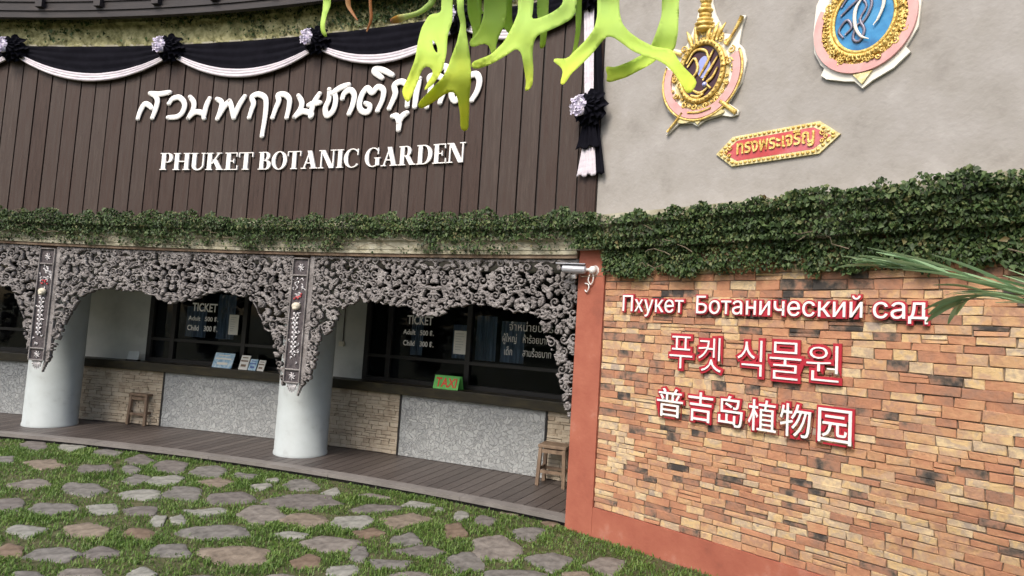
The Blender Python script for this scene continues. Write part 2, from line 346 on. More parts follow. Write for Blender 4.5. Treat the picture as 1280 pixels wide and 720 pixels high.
def recalc(o):
    import bmesh
    b = bmesh.new(); b.from_mesh(o.data); bmesh.ops.recalc_face_normals(b, faces=b.faces); b.to_mesh(o.data); b.free(); return o
def bevel(o, wd=.006, seg=2):
    md = o.modifiers.new('bevel', 'BEVEL'); md.width = wd; md.segments = seg; md.limit_method = 'ANGLE'; return o
def copy_tree(o, parent=None):
    c = o.copy(); COL.objects.link(c)
    if parent is not None: c.parent = parent
    for ch in list(o.children): copy_tree(ch, c)
    return c

SL, SR = -10.4, 5.6                            # the facade's ends, beyond the picture
# ================================================================== SETTING
th = np.linspace(0, 2*math.pi, 49)[:-1]
gv = [(0, 0, -.004)]+[(r*math.cos(a), r*math.sin(a), -.004) for r in (4, 12, 40, 400) for a in th]
gf = [(0, 1+i, 1+(i+1) % 48) for i in range(48)]+[(1+k*48+i, 1+(k+1)*48+i, 1+(k+1)*48+(i+1) % 48, 1+k*48+(i+1) % 48) for k in range(3) for i in range(48)]
tag(put('ground', gv, gf, M['soil'], origin=(0, 0, 0)), None, None, kind='structure')
# wooden walkway in front of the counter
mb = MB(); s = SL
while s < .02:
    wd = .118; mb.bar(s, s+wd-.007, -1.42, -.135, .045+random.uniform(-.0015, .0015), .070, 1); s += wd
dk = obj('walkway', mb, M['deck'], origin=(-2, 6.9, 0)); tag(dk, None, None, kind='structure')
mb = MB(); s = SL
while s < .02: e = min(s+1.55, .03); mb.bar(s, e-.004, -.13, .0, .036, .074); s = e
obj('edge_board', mb, M['deckedge'], dk)
mb = MB(); mb.bar(SL, .02, -1.4, -.05, -.02, .042); obj('walkway_base', mb, M['darkwood'], dk)

# ================================================================== BUILDING
B = thing('entrance_hall', 'curved entrance hall with brown plank upper wall, grey rendered wing and open ticket porch', 'building', W(-2, -2, 0))
mb = MB(); mb.bar(SL, SR, -.25, 0, 2.44, 6.7, .1); obj('upper_wall', mb, M['concrete'], B)
mb = MB(); s = .135-.205*51
while s < .12:
    p = random.uniform(.026, .034); mb.bar(s+.009, s+.196, .003, p, 2.70, 4.86, .1); s += .205
obj('plank_cladding', mb, M['plank'], B)
mb = MB(); mb.bar(SL, .133, .0005, .006, 2.72, 4.85); obj('plank_backing', mb, M['black'], B)
# stepped cornice that carries the ivy
mb = MB(); mb.sweep([(.001, 2.445), (.075, 2.445), (.075, 2.52), (.10, 2.54), (.10, 2.62), (.135, 2.65), (.135, 2.735), (.001, 2.75)], SL, SR)
obj('cornice', mb, M['cornice'], B)
mb = MB(); mb.bar(SL, -.01, -.27, .055, 2.372, 2.442); obj('lintel_beam', mb, M['beam'], B)
mb = MB(); mb.bar(SL, -.01, .057, .07, 2.405, 2.441); obj('pale_trim', mb, M['cornice'], B)
mb = MB(); mb.bar(SL, SR, -4.6, -.275, 2.40, 2.46, .3); obj('soffit', mb, M['white'], B)
# carved, moss stained frieze band above the planks
s0g = np.arange(SL, .14, .016); hg = np.linspace(4.865, 5.34, 30); Sg, Hg = np.meshgrid(s0g, hg, indexing='ij')
rel = .012*np.abs(np.sin(Sg*9+1.4*np.abs(((Hg-4.9)*6) % 2-1)))*(Hg < 5.13)+.02*(((Hg > 5.13) & (Hg < 5.17)) | (Hg > 5.27))+.018*vnoise(Sg*22, Hg*22)*(Hg > 5.15)+.012*vnoise(Sg*45, Hg*40)
rel += .010*(np.sin(Sg*75+Hg*60) > .3)*(np.abs(((Sg*1.6+Hg*2) % 1)-.5) < .16)*(Hg < 5.15)
mb = MB(); mb.grid(W(Sg, .035+rel, Hg)); obj('relief_band', mb, M['relief'], B)
mb = MB(); mb.bar(SL, .14, .002, .05, 4.864, 4.884); obj('relief_ledge', mb, M['cornice'], B)
mb = MB(); mb.bar(SL, .14, .0, .24, 5.345, 5.40); mb.bar(SL, .14, .20, .26, 5.13, 5.75)
obj('eave', mb, M['darkwood'], B)
mb = MB()
for s in np.arange(SL+.3, .1, .8): mb.bar(s, s+.09, .261, .32, 5.24, 5.7)
for h in (5.21, 5.32, 5.46): mb.bar(SL, .14, .2605, .276, h, h+.022)
obj('eave_batten', mb, M['darkwood'], B)
# porch back wall between the ticket windows, room behind
OB = -1.45
w1a, w1b = pick(184, 430, OB)[0], -3.86
w2a, w2b = pick(456, 430, OB)[0], -.16
w0a, w0b = -10.0, -7.45
for a, b in ((SL, w0a), (w0b, w1a), (w1b, w2a), (w2b, .12)): mb = MB(); mb.bar(a, b, -1.6, OB, .0, 2.40); obj('porch_wall', mb, M['plaster'], B)
mb = MB(); mb.bar(-.012, .03, -1.6, -.2, 0, 2.40); obj('porch_end_wall', mb, M['plaster'], B)
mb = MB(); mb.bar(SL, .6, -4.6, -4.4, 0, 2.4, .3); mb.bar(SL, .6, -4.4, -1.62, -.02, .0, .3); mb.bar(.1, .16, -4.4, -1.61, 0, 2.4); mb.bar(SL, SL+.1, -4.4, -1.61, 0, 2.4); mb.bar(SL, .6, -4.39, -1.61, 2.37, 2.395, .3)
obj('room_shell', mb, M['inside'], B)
mb = MB(); mb.bar(SL, SR, -4.8, -.3, 6.5, 6.7, .4); mb.bar(SL, SR, -4.8, -4.62, 0, 6.5, .4); mb.bar(SR-.1, SR, -4.6, -.3, 0, 6.5); mb.bar(SL, SL+.1, -4.6, -.26, 2.47, 6.5); mb.bar(SL, SL+.1, -4.6, -1.61, 0, 2.39); obj('rear_wall', mb, M['concrete'], B)

# ------------------------------------------------------------------ brick wall in its red rendered frame
BW = thing('brick_wall', 'right hand wall of mixed reclaimed bricks framed in red render', 'wall', W(1.5, 0, 0))
mb = MB(); mb.bar(0.0, .272, -.22, .03, -.05, 2.443); mb.bar(.272, SR, -.22, .026, -.05, .236)
o = obj('red_frame', mb, M['redrender'], BW)
mb = MB(); mb.bar(.272, SR, -.2, .001, .236, 2.443); obj('mortar_bed', mb, M['mortar'], BW)
def stones(a, b, z0, z1, base, hmin, hmax, lmin, lmax, dmin, dmax, gap=.004, wob=.004):
    mb = MB(); z = z0
    while z < z1-.012:
        h = random.uniform(hmin, hmax)
        if z+h > z1-hmin*.6: h = z1-z
        s = a
        while s < b-.002:
            l = random.choice([random.uniform(lmin, lmax), random.uniform(lmin, (lmin+lmax)*.6), random.uniform(lmin*1.2, lmax)])
            if s+l > b-lmin*.6: l = b-s
            parts = [(z, z+h)]
            if random.random() < .10 and h > hmin*1.25: zz = z+h*random.uniform(.4, .6); parts = [(z, zz), (zz, z+h)]
            for q0, q1 in parts:
                d = random.uniform(dmin, dmax); g = gap*random.uniform(.5, 1.2); c = .0028; J = lambda: random.uniform(-wob, wob)*.6
                s0, s1, y0, y1 = s+g/2, s+l-g/2, q0+g/2, q1-g/2
                k = np.array([(s0+J(), y0+J()), (s1+J(), y0+J()), (s1+J(), y1+J()), (s0+J(), y1+J())]); m = k.mean(0); inn = m+(k-m)*np.array([1-2*c/(s1-s0), 1-2*c/max(.012, y1-y0)])
                dj = [d+random.uniform(-.003, .003) for _ in range(4)]
                V = np.concatenate([W(k[:, 0], base, k[:, 1]), W(k[:, 0], base+d-.005, k[:, 1]), np.array([W(inn[i, 0], base+dj[i], inn[i, 1]) for i in range(4)])])
                mb.add(V, [(8, 9, 10, 11)]+[(i, (i+1) % 4, 4+(i+1) % 4, 4+i) for i in range(4)]+[(4+i, 4+(i+1) % 4, 8+(i+1) % 4, 8+i) for i in range(4)])
            s += l
        z += h
    return mb
obj('brick_face', stones(.274, SR-.02, .238, 2.44, -.011, .040, .073, .085, .235, .019, .027, .004, .008), M['brick'], BW)

# ------------------------------------------------------------------ ticket counter
CT = thing('ticket_counter', 'long curved ticket counter with stone clad front and dark timber top', 'counter', W(-3, -1.3, .07))
mb = MB(); mb.bar(SL, -.02, -1.44, -1.262, .072, .815); obj('counter_core', mb, M['mortar'], CT)
for a, b in ((-10.3, -7.35), (-5.88, -3.62), (-2.535, -.765)):
    mb = MB(); mb.bar(a, b, -1.26, -1.242, .075, .815); obj('chip_panel', mb, M['chips'], CT)
for a, b in ((-7.33, -5.905), (-3.6, -2.56), (-.74, -.02)):
    obj('ledgestone_panel', stones(a, b, .075, .815, -1.261, .025, .06, .06, .18, .014, .024, .003, .006), M['ledgestone'], CT)
mb = MB()
for s in (-5.893, -2.548, -.753): mb.bar(s-.012, s+.012, -1.255, -1.236, .073, .815)
obj('joint_strip', mb, M['black'], CT)
mb = MB(); mb.bar(SL, -.02, -1.446, -1.17, .818, .935); bevel(obj('counter_top', mb, M['counter'], CT), .008)

# ------------------------------------------------------------------ round columns
def column(c, label):
    mb = MB(); th = np.arange(40)*2*math.pi/40; P = []
    for z, r in ((.071, .312), (.10, .312), (.105, .305), (1.2, .303), (2.39, .302)): P.append(np.stack([c[0]+r*np.cos(th), c[1]+r*np.sin(th), np.full(40, z)], 1))
    mb.grid(np.array(P), close=True); o = obj('porch_column', mb, M['column'], origin=(c[0], c[1], .071), shade=True)
    tag(o, label, 'column', 'round columns of the ticket porch'); return o
f = gnd(375, 573, .07); dr = f[:2]/np.hypot(*f[:2]); c1 = f[:2]+.305*dr
column(c1, 'pale blue grey round column standing between the two ticket windows')
column(W(-7.05, -.75, 0)[:2], 'pale round column at the left end of the picture beyond the left stool')

# ================================================================== CARVED FRIEZE
def curls(Sg, Hg, inside, n, seed):
    """relief field of scrolls, leaves and berries"""
    r = np.random.default_rng(seed); fld = np.zeros_like(Sg); ds = Sg[1, 0]-Sg[0, 0]; dh = Hg[0, 1]-Hg[0, 0]
    def stamp(s, h, rad, a):
        i0 = int((s-Sg[0, 0])/ds); j0 = int((h-Hg[0, 0])/dh); ki = int(rad/ds)+1; kj = int(rad/dh)+1
        i1, i2, j1, j2 = max(0, i0-ki), min(Sg.shape[0], i0+ki+2), max(0, j0-kj), min(Sg.shape[1], j0+kj+2)
        if i1 >= i2 or j1 >= j2: return
        d = ((Sg[i1:i2, j1:j2]-s)**2+(Hg[i1:i2, j1:j2]-h)**2)/rad**2
        np.maximum(fld[i1:i2, j1:j2], a*np.sqrt(np.clip(1-d, 0, 1)), out=fld[i1:i2, j1:j2])
    cen = []; tries = 0
    while len(cen) < n and tries < n*60:
        tries += 1; i = r.integers(0, Sg.shape[0]); j = r.integers(0, Sg.shape[1])
        if not inside[i, j]: continue
        R = r.uniform(.021, .056); c = (Sg[i, j], Hg[i, j])
        if all((c[0]-q[0])**2+(c[1]-q[1])**2 > (.84*(R+q[2]))**2 for q in cen[-1500:]): cen.append((*c, R))
    for q_, (s, h, R) in enumerate(cen):
        if q_ % 5 < 2 and R > .026:                    # a lobed leaf with a rib and serrated sides
            a0 = r.uniform(0, 6.28); bend = r.uniform(-1.6, 1.6); l = R*2.0; x, y = s-R*math.cos(a0), h-R*math.sin(a0); a = a0
            for t in np.linspace(0, 1, 15):
                x += l/15*math.cos(a); y += l/15*math.sin(a); a += bend/15
                wv = R*.55*math.sin(math.pi*min(1, .12+.86*t))
                stamp(x, y, .0065, 1.0)
                for sd_ in (-1, 1):
                    for k in (.35, .7, 1.0): stamp(x-sd_*wv*k*math.sin(a)+wv*.25*k*math.cos(a), y+sd_*wv*k*math.cos(a)+wv*.25*k*math.sin(a), .0075, (.62+.26*k)*(.8+.2*math.cos(t*31)))
            continue
        a0 = r.uniform(0, 6.28); sg = r.choice([-1, 1]); am = r.uniform(.65, 1)
        for t in np.linspace(0, 1, 26):
            a = a0+sg*t*6.28*1.35; q = R*(1-.86*t); stamp(s+q*math.cos(a), h+q*math.sin(a), .0108-.003*t, am*(.75+.25*t))
        stamp(s, h, .0095, am)
        for k in range(r.integers(2, 4)):             # leaves thrown off the scroll
            a = r.uniform(0, 6.28); l = R*r.uniform(.6, 1.1); b = a+sg*r.uniform(.5, 1.1)
            for t in np.linspace(0, 1, 9): stamp(s+R*math.cos(a)+l*t*math.cos(b+t), h+R*math.sin(a)+l*t*math.sin(b+t), .0125*math.sin(math.pi*min(1, .18+.8*t))+.0025, .95*am)
    return fld
def openwork(name, smin, smax, hmin, hmax, lower, seed, off=.012, res=.0058, dens=185, keep=.12, depth=.052, solid=.10):
    """pierced carving: cells of the relief field under `keep` are cut out"""
    sg = np.arange(smin, smax, res); hg = np.arange(hmin, hmax, res); Sg, Hg = np.meshgrid(sg, hg, indexing='ij')
    lo = lower(Sg)+.016*np.abs(np.sin(Sg*34))+.03*(vnoise(Sg*17, Sg*0)-.5)+.012*(vnoise(Sg*40, Hg*40)-.5)
    ins = Hg > lo+.02
    f = curls(Sg, Hg, ins, int(dens*ins.sum()*res*res*1.15), seed)
    hf = f.shape[0]//2; f[f.shape[0]-hf:] = f[:hf][::-1]
    rim = np.clip(1-np.abs(Hg-lo-.016)/.014, 0, 1)*.6*(vnoise(Sg*16, Hg*3) > .42); f = np.maximum(f, rim)
    f = np.maximum(f, np.clip(1-np.abs(Hg-hmax+.02)/.02, 0, 1)*.55)
    bgd = (vnoise(Sg*13+3, Hg*13) > 1-solid)*.1
    f = np.maximum(f, bgd+0*f)
    ok = (Hg > lo) & (f > keep*.75); cell = ok[:-1, :-1] & ok[1:, :-1] & ok[:-1, 1:] & ok[1:, 1:]
    O = off+depth*(f-.3)*.75+.006*vnoise(Sg*60, Hg*60)
    nS, nH = Sg.shape; V = np.concatenate([W(Sg, O, Hg).reshape(-1, 3), W(Sg, off-.035, Hg).reshape(-1, 3)]); N = nS*nH
    idx = np.arange(N).reshape(nS, nH); i, j = np.where(cell); q = np.stack([idx[i, j], idx[i+1, j], idx[i+1, j+1], idx[i, j+1]], 1)
    Fs = [q, q[:, ::-1]+N]
    pad = np.zeros((cell.shape[0]+2, cell.shape[1]+2), bool); pad[1:-1, 1:-1] = cell
    for (di, dj, a, b) in ((-1, 0, 3, 0), (1, 0, 1, 2), (0, -1, 0, 1), (0, 1, 2, 3)):
        e = cell & ~pad[1+di:1+di+cell.shape[0], 1+dj:1+dj+cell.shape[1]]; i, j = np.where(e)
        q = np.stack([idx[i, j], idx[i+1, j], idx[i+1, j+1], idx[i, j+1]], 1); Fs.append(np.stack([q[:, b], q[:, a], q[:, a]+N, q[:, b]+N], 1))
    Fs = np.concatenate(Fs); used = np.unique(Fs); mp = np.zeros(2*N, int); mp[used] = np.arange(len(used))
    return V[used], mp[Fs]
_lp = [(.0, .93), (.035, .93), (.07, 1.0), (.12, 1.18), (.175, 1.33), (.185, 1.45), (.25, 1.55), (.31, 1.66), (.40, 1.835), (.52, 1.84), (.65, 1.85), (.83, 1.88), (1.0, 1.912), (1.2, 1.89), (1.32, 1.86), (1.42, 1.80), (1.48, 1.763), (1.60, 1.765), (1.71, 1.776), (1.80, 1.82), (1.86, 1.85), (2.05, 1.875), (2.29, 1.889), (2.45, 1.86), (2.586, 1.817), (2.65, 1.75), (2.70, 1.62), (2.735, 1.53), (2.81, 1.50), (2.86, 1.56), (2.90, 1.20), (2.95, 1.03), (3.02, .95), (3.06, .93)]
_lp2 = [(3.29, .92), (3.33, 1.0), (3.39, 1.12), (3.46, 1.30), (3.50, 1.50), (3.55, 1.48), (3.62, 1.56), (3.69, 1.675), (3.77, 1.80), (3.94, 1.869), (4.25, 1.91), (4.48, 1.844), (4.62, 1.80), (4.80, 1.745), (4.90, 1.74), (5.0, 1.755), (5.13, 1.803), (5.30, 1.855), (5.47, 1.862), (5.7, 1.89), (5.95, 1.85), (6.1, 1.78), (6.2, 1.62), (6.28, 1.5), (6.36, 1.25), (6.45, 1.0), (6.5, .93)]
def low_r(S): x = np.array(_lp)[::-1]; return np.interp(S, -x[:, 0], x[:, 1])
def low_l(S): x = np.array(_lp2)[::-1]; return np.interp(S, -x[:, 0], x[:, 1])
V, Fs = openwork('carved_frieze', -3.065, -.004, .9, 2.372, low_r, 5)
tag(put('carved_frieze', V, Fs, M['frieze'], shade=False, origin=W(-1.6, 0, 1.76)), 'pierced grey wood frieze of scrolls over the right hand ticket window', 'carved frieze', 'carved frieze panels under the ivy ledge')
V, Fs = openwork('carved_frieze', -6.50, -3.29, .9, 2.372, low_l, 9)
tag(put('carved_frieze', V, Fs, M['frieze'], origin=W(-4.9, 0, 1.74)), 'pierced grey wood frieze of scrolls over the left hand ticket window', 'carved frieze', 'carved frieze panels under the ivy ledge')
V, Fs = openwork('carved_frieze', -9.8, -6.74, .9, 2.372, lambda S: low_r(S+6.68), 12)
tag(put('carved_frieze', V, Fs, M['frieze'], origin=W(-8.2, 0, 1.76)), 'pierced grey wood frieze left of the far left column', 'carved frieze', 'carved frieze panels under the ivy ledge')
def pendant(sc, label):
    t = thing('carved_pendant', label, 'carved pendant', W(sc, .03, .87), 'upright carved strips hanging in front of the columns')
    mb = MB(); mb.bar(sc-.10, sc+.10, -.02, .028, .99, 2.33); obj('back_board', mb, M['darkpanel'], t)
    mb = MB()
    for d in (-.105, .093): mb.bar(sc+d, sc+d+.014, -.02, .052, .98, 2.335)
    for h in (.975, 1.115, 2.14, 2.325): mb.bar(sc-.09, sc+.092, .0285, .05, h, h+.016)
    mb.bar(sc+.108, sc+.165, -.02, .03, 1.05, 2.36)
    for k in range(7):
        a = 1.05-k*.03; mb.bar(sc+.10-.006*k, sc+.155-.013*k, -.02, .026-.002*k, a-.03, a)
    bevel(obj('frame', mb, M['frieze'], t), .005)
    mb = MB()
    for k in range(9):                                  # a spray of paired leaves
        h = 1.28+k*.052
        for sgn in (-1, 1): mb.tube_sh([(sc-.015, h), (sc-.015+sgn*.022, h+.035), (sc-.015+sgn*.038, h+.022+.02*(k % 2))], .036, [.006, .017, .004], 6, .8, 7)
    for k in range(34):
        a = sc+random.uniform(-.08, .08); h = random.choice([random.uniform(1.9, 2.11), random.uniform(1.14, 1.86)]); r = random.uniform(0, 6.28); l = random.uniform(.015, .032)
        mb.tube_sh([(a, h), (a+l*math.cos(r), h+l*math.sin(r)), (a+l*1.5*math.cos(r+.8), h+l*1.5*math.sin(r+.8))], .034, [.004, .012, .003], 6, .8, 6)
    for h0 in (1.05, 2.235):
        for k in range(7): r = k*6.28/7; mb.tube_sh([(sc, h0), (sc+.028*math.cos(r), h0+.028*math.sin(r)), (sc+.045*math.cos(r+.3), h0+.045*math.sin(r+.3))], .034, [.004, .009, .002], 6, .7, 6)
    for k in range(9):
        r = 3.14+k*3.14/8; mb.tube_sh([(sc, .965), (sc+.05*math.cos(r), .965+.05*math.sin(r)), (sc+.075*math.cos(r), .965+.10*math.sin(r))], .02, [.008, .014, .004], 6, .7, 7)
    obj('leaf_inlay', mb, M['silver'], t, shade=True)
    mb = MB(); c = W(sc-.01, .05, 1.81); mb.ball(c, (.052, .03, .042)); mb.ball(W(sc-.01, .07, 1.785), (.03, .02, .022)); obj('carved_face', mb, M['bone'], t, shade=True)
    mb = MB()
    for k in range(7): mb.ball(W(sc-.05+.015*k+random.uniform(-.01, .01), .038, 1.88+random.uniform(0, .07)), .011, 6, 4)
    obj('red_berry', mb, M['redpaint'], t)
pendant(-3.178, 'dark carved strip with silver leaves hanging before the column between the ticket windows')
pendant(-6.62, 'dark carved strip with silver leaves hanging before the far left column')

# ================================================================== TICKET WINDOWS
def frame_bar(mb, a, b, z0, z1, o0=-1.52, o1=-1.435): mb.bar(a, b, o0, o1, z0, z1)
def vinyl(t, lines):
    for tx, a, b, z0, z1 in lines:
        mb = MB(); mb.glyph(glyph(tx, .02 if tx[0] in 'TAC' else 0.), a, b, z0, z1, -1.4745, -1.4725); obj('lettering', mb, M['letter'], t)
def pk(p, q): a = pick(*p, -1.47); b = pick(*q, -1.47); return a[0], b[0], min(a[1], b[1]), max(a[1], b[1])
def ticket_window(a, b, label, mull, lines):
    t = thing('ticket_window', label, 'window', W((a+b)/2, -1.47, .936), 'ticket windows behind the counter')
    mb = MB(); z0, z1 = .936, 2.30
    for p in (a+.0, b-.06): frame_bar(mb, p, p+.06, z0, z1)
    frame_bar(mb, a+.06, b-.06, z0, z0+.05); frame_bar(mb, a+.06, b-.06, z1-.06, z1)
    for p in mull: frame_bar(mb, p-.03, p+.03, z0+.05, z1-.06, -1.515, -1.44)
    xs = [a+.06]+[q for m_ in mull for q in (m_-.03, m_+.03)]+[b-.06]
    for i in range(0, len(xs), 2): frame_bar(mb, xs[i], xs[i+1], 1.235, 1.275, -1.505, -1.445)
    obj('frame', mb, M['black'], t)
    for i in range(0, len(xs), 2):
        mb = MB(); mb.bar(xs[i], xs[i+1], -1.482, -1.476, z0+.05, z1-.06); obj('pane', mb, M['glass'], t)
    if lines: vinyl(t, lines)
    return t
L1 = [('TICKET', *pk((240, 388.7), (272, 380))), ('Adult   500 ฿.', *pk((235, 400.5), (273, 396.3))), ('Child   300 ฿.', *pk((233.5, 413), (272, 407.6)))]
L2 = [('TICKET', *pk((508.7, 405), (541.5, 395.5))), ('Adult   500 ฿.', *pk((503.7, 418), (542.5, 413.2))), ('Child   300 ฿.', *pk((503.5, 432), (542, 427))),
      ('จำหน่ายบัตร', *pk((636, 413), (692, 404))), ('ผู้ใหญ่   ห้าร้อยบาท', *pk((627.5, 430), (687, 420))), ('เด็ก      สามร้อยบาท', *pk((630, 443.5), (689, 437)))]
m1 = pick(306, 420, -1.47)[0]; m2 = pick(587, 420, -1.47)[0]; m3 = pick(546, 420, -1.47)[0]; m4 = pick(488, 420, -1.47)[0]
ticket_window(w1a, w1b, 'black framed ticket window behind the blue leaflets, prices lettered in white', [pick(217, 420, -1.47)[0], m1], L1)
ticket_window(w2a, w2b, 'black framed ticket window behind the green taxi card, with English and Thai prices', [m4, m2], L2)
ticket_window(w0a, w0b, 'black framed window at the far left end of the porch', [-8.7], [])
# pale blue strips added inside the office for reflections in the glass
k = 0
for a, b, z0, z1, lb in ((pick(276, 0, -1.9)[0], pick(300, 0, -1.9)[0], 1.30, 1.75, 'pale blue reflection strip behind the left window beside the white notice'),
                         (pick(313, 0, -1.9)[0], pick(334, 0, -1.9)[0], 1.30, 1.95, 'pale blue reflection strip behind the left window near the column'),
                         (pick(548, 0, -1.9)[0], pick(562, 0, -1.9)[0], 1.28, 1.95, 'narrow blue reflection strip behind the right window left of its notice'),
                         (pick(598, 0, -1.9)[0], pick(622, 0, -1.9)[0], 1.28, 1.72, 'blue reflection strip behind the right window just right of the mullion'),
                         (pick(626, 0, -1.9)[0], pick(650, 0, -1.9)[0], 1.28, 1.85, 'blue reflection strip behind the white Thai price lettering'),
                         (pick(656, 0, -1.9)[0], pick(684, 0, -1.9)[0], 1.28, 1.80, 'blue reflection strip at the right end of the right window')):
    ss = np.linspace(a, b, 22); P = np.stack([W(ss, -1.82+.012*np.sin(np.arange(22)*1.5), z) for z in (z0, z1)], 1)
    mb = MB(); mb.grid(P); o = obj('reflection_strip', mb, M['reflection_strip'], origin=W((a+b)/2, -1.82, z0)); md = o.modifiers.new('thick', 'SOLIDIFY'); md.thickness = .004
    tag(o, lb, 'reflection_strip', 'strips added for reflections in the ticket windows')
# notices taped to the glass
for (p, q, lb) in (((287, 418), (301, 394), 'white paper notice taped on the left ticket window'), ((568, 442), (585, 414), 'white paper notice taped beside the mullion of the right ticket window')):
    a, b, z0, z1 = pk(p, q); t = thing('paper_notice', lb, 'notice', W((a+b)/2, -1.47, z0), 'paper notices on the ticket windows')
    mb = MB(); mb.bar(a, b, -1.4355, -1.433, z0, z1); obj('sheet', mb, M['paper'], t)
    mb = MB()
    for i in range(7): z = z1-.035-i*(z1-z0-.06)/7; mb.bar(a+.02, b-.02-random.uniform(0, .05), -1.4325, -1.432, z-.006, z)
    obj('printed_line', mb, M['column'], t)
# switch box with its conduit
s, h = pick(427, 430, OB+.02)
t = thing('switch_box', 'small cream switch box with a thin conduit on the grey wall right of the column', 'switch', W(s, OB, h-.05))
mb = MB(); mb.bar(s-.035, s+.035, OB+.001, OB+.035, h-.03, h+.035); bevel(obj('box', mb, M['bone'], t), .006)
mb = MB(); mb.tube(W(np.full(6, s+.01), OB+.012, np.linspace(h+.035, 2.39, 6)), .007); obj('conduit', mb, M['darkpanel'], t)

# ================================================================== THINGS ON THE COUNTER
def card(mb, c, wd, ht, rot, tilt, th=.004): mb.box((c[0], c[1], c[2]+ht/2*math.cos(tilt)), (wd/2, th/2, ht/2), rot, -tilt)
def on_counter(px, py, off=-1.24): s, h = pick(px, py, off); return s, W(s, off, .936)
for k, (px, wd, ht, mt, lb) in enumerate(((279, .30, .21, 'blueprint', 'wide pale blue leaflet display propped on the left counter'), (305.5, .135, .20, 'paper', 'cream leaflet stack standing between two blue ones on the counter'),
                                         (316.5, .115, .155, 'blueprint', 'small blue and white leaflet standing right of the cream stack'), (327, .10, .15, 'paper', 'small cream leaflet standing nearest the column'))):
    s, c = on_counter(px, 458, -1.27); rot = face_rot(s); tl = .35
    t = thing('leaflet', lb, 'leaflet', c, 'leaflets displayed on the counter')
    mb = MB(); card(mb, c, wd, ht, rot, tl, .012); obj('cover', mb, M[mt], t)
    mb = MB(); c2 = c+np.array([-math.sin(-rot)*0-math.sin(rot)*0, 0, 0]); n = W(s, -1.27+.011, 0)-W(s, -1.27, 0)
    for z, hh, ww in ((.62, .10, .8), (.30, .16, .55), (.85, .06, .6)):
        cc = c+n+np.array([0, 0, ht*z*math.cos(tl)]); bk = W(s, -1.27-ht*(z-.5)*math.sin(tl)+.002, 0)-W(s, -1.27, 0); mb.box(cc+bk, (wd*ww/2, .001, ht*hh/2), rot, -tl)
    obj('printed_panel', mb, M['bookblue' if k in (2,) else ('ivory' if k in (0,) else 'stool')], t)
    mb = MB(); bk = W(s, -1.27-.07, 0)-W(s, -1.27, 0); mb.box(c+bk+np.array([0, 0, .05]), (wd*.3, .003, .05), rot, .3); obj('stand', mb, M['black'], t)
s, c = on_counter(557.5, 486, -1.22); rot = face_rot(s)
t = thing('taxi_card', 'bright green folded card reading TAXI in red on the counter', 'sign', c)
mb = MB(); card(mb, c, .335, .165, rot, .3, .004); bk = W(s, -1.22-.105, 0)-W(s, -1.22, 0); card(mb, c+bk, .335, .165, rot, -.3, .004); obj('folded_card', mb, M['green'], t)
V, Fs = glyph('TAXI', .02); x0, x1, y0, y1 = V[:, 0].min(), V[:, 0].max(), V[:, 1].min(), V[:, 1].max()
lx = (V[:, 0]-x0)/(x1-x0)*.28-.14; lz = (V[:, 1]-y0)/(y1-y0)*.115+.025; ly = -(V[:, 2]+.5)*.002-.0035
q = np.stack([lx, ly*math.cos(.3)+(lz-.0825)*math.sin(.3)-.0015, lz*math.cos(.3)-ly*math.sin(.3)], 1); cr, sr = math.cos(rot), math.sin(rot)
put('lettering', np.stack([q[:, 0]*cr-q[:, 1]*sr, q[:, 0]*sr+q[:, 1]*cr, q[:, 2]], 1)+c, Fs, M['taxired'], t)
for px, lb in ((166, 'white and blue card holder standing on the counter by the left wall'), ):
    s, c = on_counter(px, 453, -1.3); rot = face_rot(s); t = thing('card_holder', lb, 'card holder', c)
    mb = MB(); card(mb, c, .17, .13, rot, .25, .006); obj('card', mb, M['column'], t)
    mb = MB(); mb.box(c+np.array([0, 0, .008]), (.09, .03, .008), rot); obj('foot', mb, M['black'], t)

# ================================================================== STOOLS
def stool(label, c, rot):
    t = thing('wooden_stool', label, 'stool', (0, 0, 0), 'wooden stools on the walkway')
    mb = MB(); mb.box((0, 0, .415), (.155, .125, .017)); bevel(obj('seat', mb, M['stool'], t), .006)
    for sx in (-1, 1):
        for sy in (-1, 1):
            mb = MB(); a, b = np.array([sx*.13, sy*.10, .398]), np.array([sx*.145, sy*.115, 0.])
            hw = .019; V = [(p[0]+dx*hw, p[1]+dy*hw, p[2]) for p in (b, a) for dx, dy in ((-1, -1), (1, -1), (1, 1), (-1, 1))]
            mb.add(V, [(0, 3, 2, 1), (4, 5, 6, 7)]+[(i, (i+1) % 4, 4+(i+1) % 4, 4+i) for i in range(4)]); bevel(obj('leg', mb, M['stool'], t), .004)
    mb = MB()
    for sy in (-1, 1): mb.box((0, sy*.108, .15), (.121, .010, .016)); mb.box((0, sy*.102, .365), (.115, .010, .02))
    obj('stretcher', mb, M['stool'], t)
    mb = MB()
    for sx in (-1, 1): mb.box((sx*.139, 0, .17), (.010, .09, .016))
    obj('side_stretcher', mb, M['stool'], t)
    t.location = c; t.rotation_euler.z = rot; return t
g = gnd(691, 609, .07); st = stool('worn wooden stool on the walkway against the red pillar', (g[0]+.01, g[1]+.10, .0705), face_rot(-.4)+.1)
g = gnd(175, 531, .07); s2 = copy_tree(st); s2.location = (g[0], g[1]+.06, .0705); s2.rotation_euler.z = face_rot(-6)-.1
s2['label'] = 'worn wooden stool on the walkway before the beige stone at the left'

